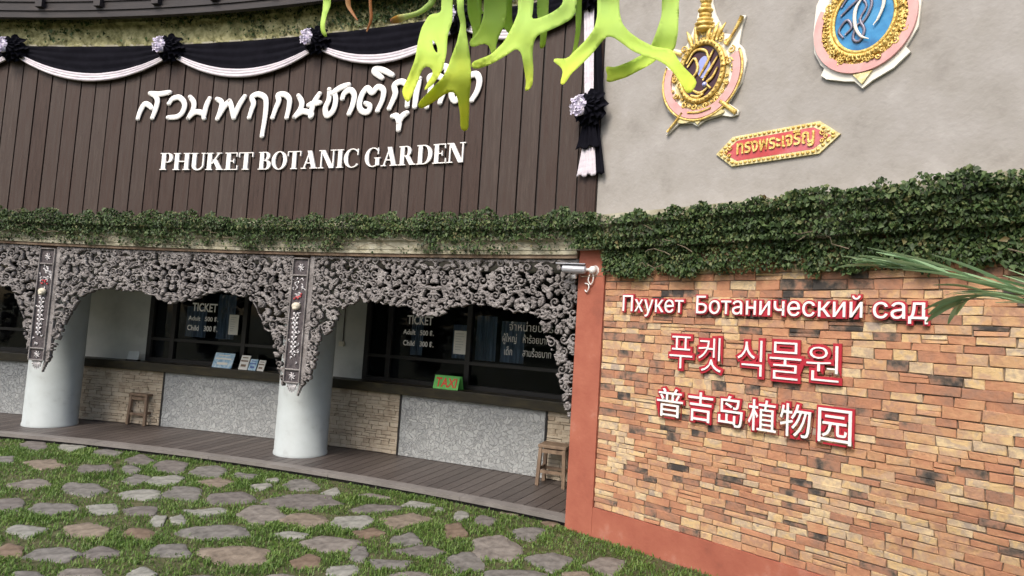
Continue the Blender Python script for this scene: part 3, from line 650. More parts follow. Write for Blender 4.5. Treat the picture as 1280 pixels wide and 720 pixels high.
# ================================================================== IVY
def leaves(C, Nrm, size, name, m, tilt=.6, parent=None, origin=None):
    n = len(C); N = Nrm+rng.normal(0, tilt, (n, 3)); N /= np.linalg.norm(N, axis=1)[:, None]
    d = np.stack([rng.normal(0, .5, n), rng.normal(0, .5, n), -np.ones(n)+rng.normal(0, .5, n)], 1)
    U = d-(d*N).sum(1)[:, None]*N; U /= np.linalg.norm(U, axis=1)[:, None]; T = np.cross(N, U)
    L = size*np.clip(rng.lognormal(-.12, .38, n), .4, 2.0)[:, None]; Wd = L*rng.uniform(.55, .85, (n, 1)); fo = L*.14
    P = np.stack([C-U*L*.5, C-U*L*.12+T*Wd*.5+N*fo, C+U*L*.5-N*fo*.6, C-U*L*.12-T*Wd*.5+N*fo], 1)
    F = np.arange(4*n).reshape(n, 4); F = np.concatenate([F[:, [0, 1, 2]], F[:, [0, 2, 3]]])
    return P.reshape(-1, 3), F
def band(n, s0, s1, h0, h1, dens, o0, o1):
    s = rng.uniform(s0, s1, n); h = rng.uniform(h0, h1, n); k = rng.random(n) < dens(s, h); s, h = s[k], h[k]
    ledge = np.where(h > 2.63, .137, np.where(h > 2.52, .102, np.where(h > 2.44, .078, .022))) if h1 < 3 else np.full(len(s), .05)
    o = ledge+rng.uniform(o0, o1, len(s))*(1-.5*np.clip((h-2.74)/.08, 0, 1))+.05*vnoise(s*5, h*7)**2
    a = ang(s); N = np.stack([-np.sin(a), -np.cos(a), np.full(len(s), .45)], 1)
    return W(s, o, h), N
def dl(s, h):
    u = vnoise(s*2.1+9, h*3.0)*.6+vnoise(s*7, h*12)*.4; top = np.clip((h-2.53)/.10, 0, 1); dn = .40+.6*top
    return np.clip((dn-.62*u)*2.2, 0, 1)*(h < 2.735+.10*vnoise(s*9, s*0))
def dr_(s, h):
    u = vnoise(s*2.4, h*5)*.55+vnoise(s*9, h*14)*.45; ed = np.clip((h-(2.16+.07*vnoise(s*9, s*0+3)))/.05, 0, 1)
    return np.clip((1.30-u*1.45)*1.5, .06, 1)*ed*(h < 2.685+.085*vnoise(s*9, s*0+1))
C1, N1 = band(42000, SL, -.05, 2.41, 2.84, dl, .004, .05); C2, N2 = band(62000, -.02, SR, 2.15, 2.88, dr_, .004, .07)
iv = thing('climbing_ivy', 'dark green ivy growing along the cornice and thickening over the top of the brick wall', 'ivy', W(0, .1, 2.4))
keep = ~((C2[:, 2] < 2.445) & (np.hypot(*(C2[:, :2]-W(.1, .03, 0)[:2]).T) < .18))
V, Fs = leaves(np.concatenate([C1, C2[keep]]), np.concatenate([N1, N2[keep]]), .029, 'ivy', M['ivy'])
put('foliage', V, Fs, M['ivy'], iv)
mb = MB()
for k in range(90):
    s = random.uniform(SL, SR); h = random.uniform(2.5, 2.75) if s < 0 else random.uniform(2.25, 2.75); p = [(s, .11, h)]
    for j in range(5): s += random.uniform(.02, .11); h += random.uniform(-.05, .035); p.append((s, random.uniform(.1, .19), max(h, 2.44 if s < 0 else 2.2)))
    p = np.array(p); mb.tube(W(p[:, 0], p[:, 1], p[:, 2]), .0035, 5)
obj('vine_stem', mb, M['stem'], iv)
def du(s, h): u = vnoise(s*1.7+4, h*6)*.6+vnoise(s*8, h*12)*.4; return np.clip((np.clip((s+4.6)/2.0, .50, 1)*.95+.3*np.clip((h-5.1)/.2, 0, 1)-.75*u)*1.6, 0, 1)
C3, N3 = band(15000, SL, .1, 4.90, 5.36, du, .0, .05)
V, Fs = leaves(C3, N3, .036, 'ivy', M['ivy']); o = put('climbing_ivy', V, Fs, M['ivy'], origin=W(-3, .05, 4.9))
tag(o, 'thin ivy creeping over the mossy carved band above the brown planks', 'ivy')

# ================================================================== SIGN LETTERING
def sh(px, py, off=.05): return pick(px, py, off)
# --- Thai title, brush strokes read off the sign
def A(*p): return [sh(160+x/5.333, 70+y/5.333) for x, y in p]
def Bq(*p): return [sh(380+x/5.333, 70+y/5.333) for x, y in p]
thai = [
 [A((66, 418), (84, 366), (112, 322), (142, 330), (160, 350)), A((148, 250), (182, 266), (198, 300), (184, 360), (163, 414)), A((150, 250), (205, 256), (280, 243))],
 [A((274, 318), (300, 286), (345, 278), (378, 318), (366, 372), (330, 405), (268, 412))],
 [A((415, 274), (440, 312), (434, 362), (402, 416)), A((402, 416), (448, 376), (500, 384), (508, 416)), A((545, 284), (522, 340), (506, 412))],
 [A((595, 288), (626, 312), (616, 370), (596, 420)), A((598, 416), (640, 345), (678, 298)), A((678, 298), (692, 342), (706, 414)), A((708, 412), (742, 332), (780, 270))],
 [A((808, 412), (824, 362), (838, 318), (828, 276), (868, 256), (912, 276), (922, 318), (914, 410), (893, 535))],
 [A((964, 412), (986, 350), (1006, 300), (1002, 262), (1046, 258), (1076, 288), (1074, 340), (1058, 412))],
 [A((1138, 266), (1160, 312), (1148, 360), (1110, 408)), A((1110, 408), (1165, 372), (1222, 386), (1218, 408)), A((1278, 252), (1238, 320), (1216, 404)), A((1204, 330), (1240, 318), (1282, 312))],
 [Bq((170, 224), (166, 292), (143, 350), (154, 397), (194, 366), (212, 300), (206, 244)), Bq((186, 252), (240, 215), (300, 192))],
 [Bq((256, 286), (270, 250), (310, 228), (336, 262), (324, 330), (300, 388))],
 [Bq((412, 316), (440, 334), (428, 372), (390, 370), (370, 332), (386, 262), (422, 216), (456, 244), (492, 208), (530, 228), (524, 290), (490, 366))],
 [Bq((522, 148), (470, 106), (482, 86), (530, 96), (592, 128))],
 [Bq((568, 352), (592, 300), (610, 250), (604, 196), (650, 172), (690, 200), (694, 260), (688, 335))],
 [Bq((590, 404), (618, 402), (634, 440), (630, 494)), Bq((634, 444), (656, 402), (688, 380))],
 [Bq((772, 150), (752, 240), (738, 340))],
 [Bq((818, 342), (836, 270), (848, 200), (838, 142), (890, 134), (930, 160), (932, 230), (906, 312))],
 [Bq((900, 98), (930, 70), (962, 84), (950, 108))],
 [Bq((1040, 252), (1012, 300), (986, 272), (990, 202), (1030, 142), (1066, 172), (1108, 132), (1152, 124), (1170, 168), (1154, 236), (1118, 296))]]
c = W(*(lambda q: (q[0], .03, q[1]-.3))(sh(380, 150)))
TT = thing('sign_lettering', 'large white brush style Thai lettering across the brown planks', 'sign', c, 'raised lettering on the facade')
for ltr in thai:
    mb = MB()
    for i, stq in enumerate(ltr): mb.tube_sh(stq, .052+.001*i, [.029, .035, .036, .036, .035, .030], 12, .3, 9*len(stq)); [mb.ball(W(q[0], .050, q[1]), (.028, .018, .028), 10, 6) for q in (stq[0], stq[-1])]
    obj('letter', mb, M['white'], TT, shade=True)
# --- English title, serif capitals
ST, TH = .20, .06
def rc(a, b, c_, d): return [(a, b), (c_, b), (c_, d), (a, d)]
def dg(x0, y0, x1, y1, wd): return [(x0, y0), (x0+wd, y0), (x1+wd, y1), (x1, y1)]
def arc(cx, cy, rx, ry, a0, a1, t0, tv, t1=None, n=22):
    o, i = [], []
    for a in np.radians(np.linspace(a0, a1, n)):
        th_ = t0 if t1 is None else t0+(t1-t0)*(1+math.cos(a))/2
        o.append((cx+rx*math.cos(a), cy+ry*math.sin(a))); i.append((cx+(rx-th_)*math.cos(a), cy+(ry-tv)*math.sin(a)))
    return ('band', o, i)
def stem(x, wd=ST, y0=0, y1=1, e=.07, top=True, bot=True): return [rc(x, y0, x+wd, y1)]+([rc(x-e, 0, x+wd+e, .05)] if bot else [])+([rc(x-e, .95, x+wd+e, 1)] if top else [])
GL = {'P': stem(.08)+[rc(.28, .95, .4, 1), rc(.28, .43, .4, .485), arc(.40, .715, .24, .285, -90, 90, .17, .055)],
      'H': stem(.08)+stem(.58)+[rc(.28, .47, .58, .535)],
      'U': stem(.08, ST, .28, 1, bot=False)+stem(.60, .07, .28, 1, bot=False)+[arc(.375, .30, .295, .32, 180, 360, ST, .08, .07)],
      'K': stem(.08)+[dg(.27, .36, .60, .97, .08), dg(.62, .0, .33, .60, .22), rc(.52, .95, .78, 1), rc(.54, 0, .92, .05)],
      'E': stem(.08)+[rc(.28, .95, .62, 1), rc(.28, 0, .66, .05), rc(.28, .48, .46, .535), rc(.575, .76, .62, .95), rc(.615, .05, .66, .26), rc(.44, .38, .485, .64)],
      'T': stem(.30)[:2]+[rc(.05, .95, .75, 1), rc(.05, .72, .095, .95), rc(.705, .72, .75, .95)],
      'B': stem(.08)+[rc(.28, .95, .4, 1), rc(.28, .49, .42, .545), rc(.28, 0, .42, .05), arc(.39, .765, .22, .235, -90, 90, .17, .05), arc(.41, .26, .27, .275, -90, 90, .19, .055)],
      'O': [arc(.43, .5, .40, .52, 0, 360, .19, .05, n=40)],
      'A': [dg(.12, .0, .41, 1, .07), dg(.57, 0, .31, 1.0, .22), rc(.22, .29, .56, .345), rc(.02, 0, .28, .05), rc(.48, 0, .88, .05)],
      'N': [rc(.12, 0, .185, 1), dg(.58, .0, .10, 1, .22), rc(.735, 0, .80, 1), rc(.02, 0, .30, .05), rc(.02, .95, .2, 1), rc(.62, .95, .90, 1)],
      'I': stem(.10), 'C': [arc(.45, .5, .42, .52, 42, 318, .20, .05, .08), rc(.70, .66, .75, 1.0), rc(.66, .10, .74, .2)],
      'G': [arc(.45, .5, .42, .52, 42, 318, .20, .05, .08), rc(.69, .66, .74, 1.0), rc(.60, .06, .79, .46), rc(.53, .43, .86, .475)],
      'R': stem(.08)+[rc(.28, .95, .4, 1), rc(.28, .45, .4, .505), arc(.40, .725, .23, .275, -90, 90, .17, .055), dg(.58, .0, .32, .5, .22), rc(.60, 0, .88, .05)],
      'D': stem(.08)+[rc(.28, .95, .36, 1), rc(.28, 0, .36, .05), arc(.36, .5, .42, .5, -90, 90, .20, .05)]}
def serif(mb, ch, f_):
    for k, p in enumerate(GL[ch]):
        o1 = .052+.0006*k
        if p[0] == 'band': mb.strip_sh([f_(q) for q in p[1]], [f_(q) for q in p[2]], .034, o1)
        else: mb.prism_sh([f_(q) for q in p], .034, o1)
def wext(p): return [q[0] for e in p for q in (e[1] if e[0] == 'band' else e)]
EN = thing('sign_lettering', 'white serif capitals reading PHUKET BOTANIC GARDEN on the brown planks', 'sign', W(-3.2, .03, 3.33), 'raised lettering on the facade')
for wd, p0, p1 in (('PHUKET', (199, 214), (315, 214)), ('BOTANIC', (322, 214), (447, 211)), ('GARDEN', (455, 211), (581, 203))):
    a, b = sh(*p0)[0], sh(*p1)[0]; x = 0; pos = []
    for ch in wd: e = wext(GL[ch]); pos.append((x-min(e), ch)); x += max(e)-min(e)+.035
    k = (b-a)/(x-.035)
    for x0, ch in pos:
        mb = MB(); serif(mb, ch, lambda q: (a+(x0+q[0])*k, 3.332+.203*q[1])); recalc(obj('letter', mb, M['white'], EN))
# --- letters on the brick wall: white faces on crimson backings
def acrylic(t, ch, s0, s1, h0, h1, thin=0.):
    g = glyph(ch, thin); V = g[0]; bx = (V[:, 0].min(), V[:, 1].min(), V[:, 0].max(), V[:, 1].max())
    mb = MB(); mb.glyph(g, s0, s1, h0, h1, .041, .049); o = obj('letter', mb, M['white'], t)
    mb = MB(); mb.glyph(glyph(ch, .055), s0, s1, h0, h1, .024, .040, bx); obj('backing', mb, M['signred'], o)
RU = thing('sign_lettering', 'white on red Russian lettering, the top line on the brick wall', 'sign', W(1.6, .02, 1.9), 'raised lettering on the facade')
hb = 1.913; HX = None
for wd, p0, p1 in (('Пхукет', 778, 854), ('Ботанический', 870, 1078), ('сад', 1091, None)):
    a = sh(p0, 385)[0]; tot = advance(wd); x00 = glyph(wd)[0][:, 0].min()
    b = sh(p1, 385)[0] if p1 else a+tot*kk
    kk = (b-a)/(tot-x00)
    capH = glyph('П')[0][:, 1].max(); vs_ = .135/capH
    for i, ch in enumerate(wd):
        V = glyph(ch)[0]; r = advance(wd[:i+1]); wch = V[:, 0].max()-V[:, 0].min()
        acrylic(RU, ch, a+(r-wch-x00)*kk, a+(r-x00)*kk, hb+V[:, 1].min()*vs_, hb+V[:, 1].max()*vs_)
KO = thing('sign_lettering', 'white on red Korean lettering, the middle line on the brick wall', 'sign', W(1.5, .02, 1.48), 'raised lettering on the facade')
for ch, x0, y0, x1, y1 in (('푸', 836, 459, 866, 421), ('켓', 872, 463, 902, 423), ('식', 921, 468, 953, 426), ('물', 961, 473, 1002, 429), ('원', 1007, 475, 1049, 433)):
    a = sh(x0, y0); b = sh(x1, y1); acrylic(KO, ch, a[0], b[0], (a[1]+sh(x1, y0+3)[1])/2, b[1], -.012)
CH = thing('sign_lettering', 'white on red Chinese lettering, the bottom line on the brick wall', 'sign', W(1.5, .02, 1.09), 'raised lettering on the facade')
for ch, a, b in (('普', .845, 1.07), ('吉', 1.115, 1.315), ('岛', 1.36, 1.545), ('植', 1.585, 1.785), ('物', 1.81, 2.015), ('园', 2.06, 2.265)):
    acrylic(CH, ch, a, b, 1.095, 1.315)

# ================================================================== MOURNING DRAPES
RO = [(-7.34, 4.80), (-5.17, 4.79), (-3.18, 4.765), (-1.42, 4.80), (-.03, 4.80)]
def drape(i, a, b, label):
    t = thing('swag', label, 'drape', W((a[0]+b[0])/2, .06, 4.47), 'black and white swags along the top of the planks')
    n = 40; u = np.linspace(0, 1, n); sag = .285*(1-(2*u-1)**2)*(b[0]-a[0])/2.0; ss = a[0]+(b[0]-a[0])*u
    top = np.full(n, 4.855); bot = a[1]+(b[1]-a[1])*u-.03-sag*.85
    v = np.linspace(0, 1, 15); H = top[:, None]+(bot-top)[:, None]*v[None]; O = .050+.018*np.abs(np.sin(v*11+.4))[None]+.012*vnoise(ss[:, None]*6, v[None]*5)
    mb = MB(); P = W(ss[:, None]+0*v[None], O, H); mb.grid(P); o = obj('black_cloth', mb, M['cloth'], t, shade=True); o.modifiers.new('thick', 'SOLIDIFY').thickness = .004
    v = np.linspace(0, 1, 12); wid = .045+.055*np.sin(math.pi*u)**.6; H = bot[:, None]+.008-wid[:, None]*v[None]; O = .074+.013*np.abs(np.sin(v*9.4))[None]+.006*vnoise(ss[:, None]*9, v[None]*4)
    mb = MB(); mb.grid(W(ss[:, None]+0*v[None], O, H)); o = obj('white_ribbon', mb, M['ribbon'], t, shade=True); o.modifiers.new('thick', 'SOLIDIFY').thickness = .004
lab = ['black swag with white ribbon left of the leftmost rosette', 'black swag with white ribbon above the first half of the Thai lettering', 'black swag with white ribbon above the later Thai letters, partly behind fern fronds', 'black swag with white ribbon mostly hidden by the hanging fern']
for i in range(4): drape(i, RO[i], RO[i+1], lab[i])
drape(4, (-9.4, 4.8), RO[0], 'black swag with white ribbon at the far left end of the planks')
def rosette_proto(label):
    t = thing('rosette', label, 'rosette', (0, 0, 0), 'black rosettes pinned along the drapes')
    mb = MB(); r = np.random.default_rng(3)
    for L, (R, y0) in enumerate(((.165, -.03), (.145, -.065), (.115, -.095), (.085, -.12))):
        n = 60; th = np.arange(n)*2*math.pi/n; rr = np.linspace(.25, 1, 5)
        ph = r.uniform(0, 6); ru = R*(1+.10*np.sin(th*9+ph)+.05*np.sin(th*17+2*ph))
        P = np.stack([np.stack([ru*q*np.cos(th), y0-.02*np.sin(th*11+ph+q*2)*q-.03*(1-q), ru*q*np.sin(th)], 1) for q in rr]); mb.grid(P, close=True)
    mb.ball((0, -.03, 0), (.13, .05, .13), 16, 8); obj('black_ruffle', mb, M['cloth'], t, shade=True)
    mb = MB()
    for k in range(46):
        a = r.uniform(0, 6.28); d = .085*math.sqrt(r.random()); c = np.array([-.055+d*math.cos(a), -.15-.035*(1-d/.09), d*1.15*math.sin(a)]); b = r.uniform(0, 6.28); q = .022
        U = np.array([math.cos(b), -.3, math.sin(b)]); T = np.array([-math.sin(b), -.25, math.cos(b)])
        mb.add([c-U*q, c+T*q*.8+np.array([0, -.012, 0]), c+U*q, c-T*q*.8], [(0, 1, 2), (0, 2, 3)])
    mb.ball((-.055, -.12, 0), (.075, .035, .085), 12, 6); obj('lilac_flower', mb, M['lilac'], t)
    return t
rp = rosette_proto('black rosette with lilac white flower, left of the first Thai letters')
def place(o, s, h, sc, lb): o.location = W(s, .07, h); o.rotation_euler.z = face_rot(s); o.scale = (sc,)*3; o['label'] = lb
place(rp, *RO[1], 1.02, 'black rosette with pale flower, first one above the start of the Thai lettering')
for q, sc, lb in ((RO[0], 1.02, 'black rosette with pale flower at the far left end of the drapes'), (RO[2], .95, 'black rosette with pale flower above the middle of the Thai lettering'),
                  (RO[3], .95, 'black rosette with pale flower half hidden behind the fern fronds'), (RO[4], .95, 'black rosette at the top corner of the planks behind the fern'),
                  (sh(738, 136, .1), 1.0, 'black rosette with lilac flower on the hanging tail at the end of the planks')):
    c = copy_tree(rp); place(c, *q, sc, lb)
s0_, h0_ = sh(738, 136, .08)
t = thing('hanging_drape', 'vertical black and white drape tail hanging at the right edge of the planks', 'drape', W(s0_, .05, 3.1))
def vband(sa, sb, wa, wb, ha, hb, off, amp, nf, m, nm, flare=0.):
    v = np.linspace(0, 1, 16); u = np.linspace(-1, 1, 17); cs = sa+(sb-sa)*v; wv = wa+(wb-wa)*v**(1+flare)
    S_ = cs[:, None]+wv[:, None]*u[None]/2; O = off+amp*np.abs(np.sin(u*nf))[None]+amp*.6*v[:, None]*np.sin(u*nf*1.7)[None]; H = ha+(hb-ha)*v[:, None]+.012*np.sin(u*7)[None]*v[:, None]
    mb = MB(); mb.grid(W(S_, O, H)); o = obj(nm, mb, m, t, shade=True); o.modifiers.new('thick', 'SOLIDIFY').thickness = .005
vband(-.01, s0_+.07, .16, .15, 4.78, h0_, .05, .016, 5, M['cloth'], 'black_band')
vband(-.02, s0_-.01, .11, .105, 4.78, h0_, .078, .012, 5, M['ribbon'], 'white_band')
vband(s0_, s0_-.0, .11, .25, h0_-.08, sh(735, 187)[1], .085, .02, 7, M['cloth'], 'black_skirt', .3)
vband(s0_+.03, s0_+.09, .10, .16, h0_-.1, 3.12, .05, .012, 6, M['cloth'], 'black_tail')
vband(s0_, s0_-.01, .12, .20, sh(735, 180)[1], sh(728, 221)[1], .065, .018, 7, M['ribbon'], 'white_tail')

# ================================================================== GILDED EMBLEMS
def ell(cx, cy, rx, ry, a0=0, a1=360, n=44): return [(cx+rx*math.cos(a), cy+ry*math.sin(a)) for a in np.radians(np.linspace(a0, a1, n))]
def scrolls(mb, pts, off, r0=.022, seed=1, wd=.0075):
    r = np.random.default_rng(seed)
    for s, h in pts:
        a0 = r.uniform(0, 6.28); sg = r.choice([-1, 1]); R = r0*r.uniform(.7, 1.25)
        mb.tube_sh([(s+R*(1-.8*t)*math.cos(a0+sg*t*7), h+R*(1-.8*t)*math.sin(a0+sg*t*7)) for t in np.linspace(0, 1, 7)], off+r.uniform(0, .012), [wd*.6, wd, wd*1.1], 6, .8, 14)
def tofs(o): return recalc(o)
E1 = thing('gilded_emblem', 'gold emblem with spired crown and dark oval monogram on the grey wall', 'emblem', W(1.1, .0, 3.4), 'gilded emblems on the grey wall')
cx, cy = 1.10, 3.835
mb = MB(); back = ell(cx, 3.77, .355, .37, 160, 380, 40)
back = [(.78, 3.98), (.75, 3.85), (.755, 3.72), (.81, 3.58), (.90, 3.49), (.83, 3.41), (.80, 3.375), (.83, 3.39), (.92, 3.455), (1.03, 3.435), (1.08, 3.40), (1.14, 3.44), (1.27, 3.455), (1.36, 3.425), (1.41, 3.43), (1.42, 3.46), (1.33, 3.54), (1.43, 3.68), (1.465, 3.84), (1.44, 3.94), (1.40, 3.99), (1.42, 4.13), (1.445, 4.20), (1.41, 4.21), (1.34, 4.08), (1.27, 4.11), (1.24, 4.20), (1.20, 4.28), (1.17, 4.38), (1.155, 4.50), (1.13, 4.85), (1.10, 4.5), (1.05, 4.38), (1.03, 4.27), (.98, 4.15), (.93, 4.06), (.84, 4.10), (.79, 4.15), (.77, 4.12), (.82, 4.0)]
mb.prism_sh(back, .004, .024); tofs(obj('backing_plate', mb, M['ivory'], E1))
mb = MB(); mb.prism_sh(ell(cx, cy, .165, .215), .024, .034); tofs(obj('oval_field', mb, M['maroon'], E1))
mb = MB(); mb.strip_sh(ell(cx, 3.81, .232, .275), ell(cx, cy, .16, .21), .0243, .030); tofs(obj('gilt_ground', mb, M['goldpale'], E1))
mb = MB(); mb.strip_sh(ell(cx, 3.80, .325, .34, 158, 382), ell(cx, 3.80, .265, .272, 158, 382), .0245, .046); tofs(obj('pink_ribbon', mb, M['pink'], E1))
mb = MB(); mb.tube_sh(ell(cx, cy, .185, .238), .045, .022, 8, .8, 60)
for q in ell(cx, cy, .187, .24, n=36): mb.ball(W(q[0], .062, q[1]), .011, 6, 4)
mb.tube_sh(ell(cx, 3.80, .338, .353, 156, 384), .04, .010, 6, .8, 60)
mb.tube_sh([(.82, 3.395), (.95, 3.53)], .04, [.01, .013], 6, 1, 6); mb.tube_sh([(1.27, 3.56), (1.40, 3.445)], .04, [.018, .02], 6, .7, 6)
mb.tube_sh([(1.30, 4.0), (1.36, 4.08), (1.425, 4.19)], .045, [.018, .013, .02], 6, .8, 10); mb.tube_sh([(.92, 4.02), (.85, 4.06), (.79, 4.13)], .045, [.016, .013, .018], 6, .8, 10)
for h, r in ((4.18, .075), (4.215, .085), (4.25, .07), (4.29, .055), (4.33, .065), (4.37, .045), (4.41, .05), (4.45, .035), (4.49, .038), (4.54, .026), (4.60, .022), (4.68, .014), (4.78, .008)): mb.ball(W(cx+.02, .045, h), (r, r*.7, .026), 10, 6)
for d in (-.12, -.06, .06, .12, .17): mb.tube_sh([(cx+d*.7, 4.06), (cx+d*.9, 4.13), (cx+d, 4.2-abs(d)*.3), (cx+d*1.15, 4.25-abs(d)*.4)], .045, [.012, .022, .014, .005], 7, .7, 14)
scrolls(mb, [(cx+x, y) for x, y in ((-.16, 4.06), (.16, 4.06), (.21, 4.02), (-.22, 3.95), (.235, 3.86), (-.235, 3.82), (.22, 3.70), (-.21, 3.68), (-.14, 3.585), (.14, 3.585), (.05, 3.555), (-.05, 3.555), (0, 4.1), (.25, 3.95))], .036, .026, 4, .009)
mb.tube_sh([(1.0, 3.52), (1.10, 3.505), (1.2, 3.52)], .05, .009, 6, .7, 10)
r = np.random.default_rng(31); an = [(cx+r.uniform(.195, .262)*math.cos(a), 3.82+r.uniform(.245, .275)*math.sin(a)) for a in np.linspace(2.9, 6.6, 26)]
scrolls(mb, an, .030, .017, 14, .006); scrolls(mb, [(cx+.02+r.uniform(-.13, .15), r.uniform(4.06, 4.20)) for _ in range(14)], .034, .02, 15, .008)
obj('gilt_work', mb, M['gold'], E1, shade=True)
mb = MB(); mb.prism_sh(ell(.98, 3.465, .07, .022), .0245, .04); mb.prism_sh(ell(1.22, 3.475, .085, .024), .0245, .041); mb.prism_sh([(1.03, 3.47), (1.14, 3.47), (1.085, 3.41)], .0245, .038); tofs(obj('gilt_foot', mb, M['goldpale'], E1))
mb = MB(); mb.prism_sh(ell(1.12, 3.87, .055, .09), .034, .039); mb.ball(W(1.14, .05, 3.72), .02); tofs(obj('lilac_inset', mb, M['lilacblue'], E1))
mb = MB()
for p in ([(.97, 3.93), (1.04, 4.02), (1.13, 4.0), (1.16, 3.93)], [(.98, 3.90), (1.04, 3.96), (1.07, 3.86), (1.02, 3.80), (.97, 3.83)], [(1.20, 3.99), (1.14, 3.88), (1.09, 3.80)], [(1.24, 3.93), (1.17, 3.83), (1.12, 3.76)], [(1.24, 3.84), (1.20, 3.77), (1.15, 3.73), (1.19, 3.68)], [(1.03, 3.70), (1.10, 3.66), (1.16, 3.69)], [(1.02, 3.66), (1.08, 3.635), (1.13, 3.65)]): mb.tube_sh(p, .045, [.008, .014, .008], 6, .7, 16)
obj('monogram', mb, M['gold'], E1, shade=True)

E2 = thing('gilded_emblem', 'gold and pink emblem with blue oval and ivory monogram, right on the grey wall', 'emblem', W(2.27, 0, 3.42), 'gilded emblems on the grey wall')
cx, cy = 2.272, 3.905
mb = MB(); q = [(1.96, 4.10), (1.945, 3.9), (1.955, 3.76), (2.0, 3.66), (2.025, 3.63), (2.005, 3.585), (2.04, 3.55), (2.16, 3.505), (2.22, 3.49), (2.27, 3.43), (2.33, 3.47), (2.45, 3.52), (2.545, 3.60), (2.52, 3.64), (2.585, 3.75), (2.60, 3.92), (2.585, 4.10), (2.50, 4.25), (2.40, 4.33), (2.34, 4.55), (2.27, 4.75), (2.20, 4.55), (2.14, 4.33), (2.03, 4.25)]
mb.prism_sh(q, .004, .024); tofs(obj('backing_plate', mb, M['ivory'], E2))
mb = MB(); mb.prism_sh(ell(cx, cy, .185, .225), .024, .034); tofs(obj('oval_field', mb, M['bluefield'], E2))
mb = MB(); mb.strip_sh(ell(cx, 3.88, .263, .30), ell(cx, cy, .18, .22), .0243, .031); tofs(obj('gilt_ground', mb, M['gold'], E2))
mb = MB(); mb.strip_sh(ell(cx, 3.87, .315, .335, 150, 390), ell(cx, 3.87, .262, .275, 150, 390), .0245, .047); tofs(obj('pink_ribbon', mb, M['pink'], E2))
mb = MB(); mb.tube_sh(ell(cx, cy, .19, .23), .04, .012, 8, .8, 60); mb.tube_sh(ell(cx, cy, .225, .262), .035, .026, 8, .7, 60)
for q in ell(cx, cy, .222, .26, n=54): mb.ball(W(q[0], .052, q[1]), .012, 6, 4)
scrolls(mb, [(cx+.262*math.cos(a), 3.885+.29*math.sin(a)) for a in np.radians([160, 175, 190, 205, 222, 240, 255, 270, 285, 300, 318, 335, 350, 5, 20])], .035, .024, 8, .008)
scrolls(mb, [(cx+.25*math.cos(a), cy+.29*math.sin(a)) for a in np.radians([30, 42, 54, 66, 78, 90, 102, 114, 126, 138, 150])], .035, .03, 9, .009)
for d in (-.15, -.075, 0, .075, .15): mb.tube_sh([(cx+d*.6, 4.17), (cx+d, 4.28), (cx+d*.6, 4.36)], .04, [.012, .02, .005], 6, .7, 10)
for h, r in ((4.36, .07), (4.41, .05), (4.46, .055), (4.52, .036), (4.58, .026), (4.66, .012)): mb.ball(W(cx, .04, h), (r, r*.7, .03), 10, 6)
r = np.random.default_rng(32); scrolls(mb, [(cx+r.uniform(.215, .262)*math.cos(a), 3.885+r.uniform(.255, .30)*math.sin(a)) for a in np.linspace(0, 6.2, 52)], .045, .017, 16, .006)
obj('gilt_work', mb, M['gold'], E2, shade=True)
mb = MB(); mb.prism_sh([(2.215, 3.53), (2.33, 3.53), (2.27, 3.455)], .0245, .04); tofs(obj('gilt_foot', mb, M['goldpale'], E2))
mb = MB()
for p in ([(2.13, 4.02), (2.19, 4.09), (2.25, 4.06), (2.18, 4.0), (2.13, 3.96)], [(2.15, 3.80), (2.12, 3.86), (2.17, 3.92), (2.20, 3.86), (2.16, 3.82)], [(2.25, 4.06), (2.29, 3.98), (2.25, 3.90), (2.28, 3.82), (2.25, 3.75), (2.21, 3.78), (2.23, 3.86), (2.27, 3.88)], [(2.28, 4.1), (2.32, 4.0), (2.30, 3.92), (2.26, 3.86)]): mb.tube_sh(p, .042, [.007, .011, .008], 6, .7, 22)
obj('monogram', mb, M['steel'], E2, shade=True)
mb = MB()
for p in ([(2.27, 4.05), (2.225, 3.97), (2.225, 3.86), (2.26, 3.78), (2.31, 3.745)], [(2.32, 4.09), (2.38, 4.05), (2.395, 3.96), (2.365, 3.87), (2.335, 3.83)]): mb.tube_sh(p, .052, [.004, .013, .012, .009, .003], 7, .7, 22)
obj('ivory_stroke', mb, M['ivory'], E2, shade=True)
# --- plaque
PL = thing('gilded_plaque', 'long pointed red plaque with gold Thai lettering below the emblems', 'plaque', W(1.69, 0, 3.03))
hx = [(1.245, 3.15), (1.375, 3.037), (2.005, 3.037), (2.14, 3.15), (2.005, 3.265), (1.375, 3.265)]
mb = MB(); mb.prism_sh(hx, .003, .018); tofs(obj('gilt_board', mb, M['goldpale'], PL))
c = np.array((1.69, 3.151)); inn = [tuple(c+(np.array(q)-c)*np.array((.87, .68))) for q in hx]
mb = MB(); mb.prism_sh(inn, .018, .021); tofs(obj('red_field', mb, M['plaquered'], PL))
mb = MB(); ring = [tuple(c+(np.array(q)-c)*np.array((.935, .85))) for q in hx]+[tuple(c+(np.array(hx[0])-c)*np.array((.935, .85)))]
for a, b in zip(ring[:-1], ring[1:]):
    n = max(3, int(math.hypot(a[0]-b[0], a[1]-b[1])/.034))
    for k in range(n): f = (k+.5)/n; mb.ball(W(a[0]+(b[0]-a[0])*f, .02, a[1]+(b[1]-a[1])*f), (.017, .010, .012), 6, 4)
for sgn in (-1, 1): scrolls(mb, [(1.69+sgn*.36, 3.15), (1.69+sgn*.335, 3.12), (1.69+sgn*.335, 3.18)], .022, .018, 5, .006)
obj('gilt_border', mb, M['gold'], PL, shade=True)
mb = MB(); mb.glyph(glyph('ทรงพระเจริญ', .02), 1.415, 1.975, 3.095, 3.225, .0215, .034); obj('lettering', mb, M['gold'], PL)

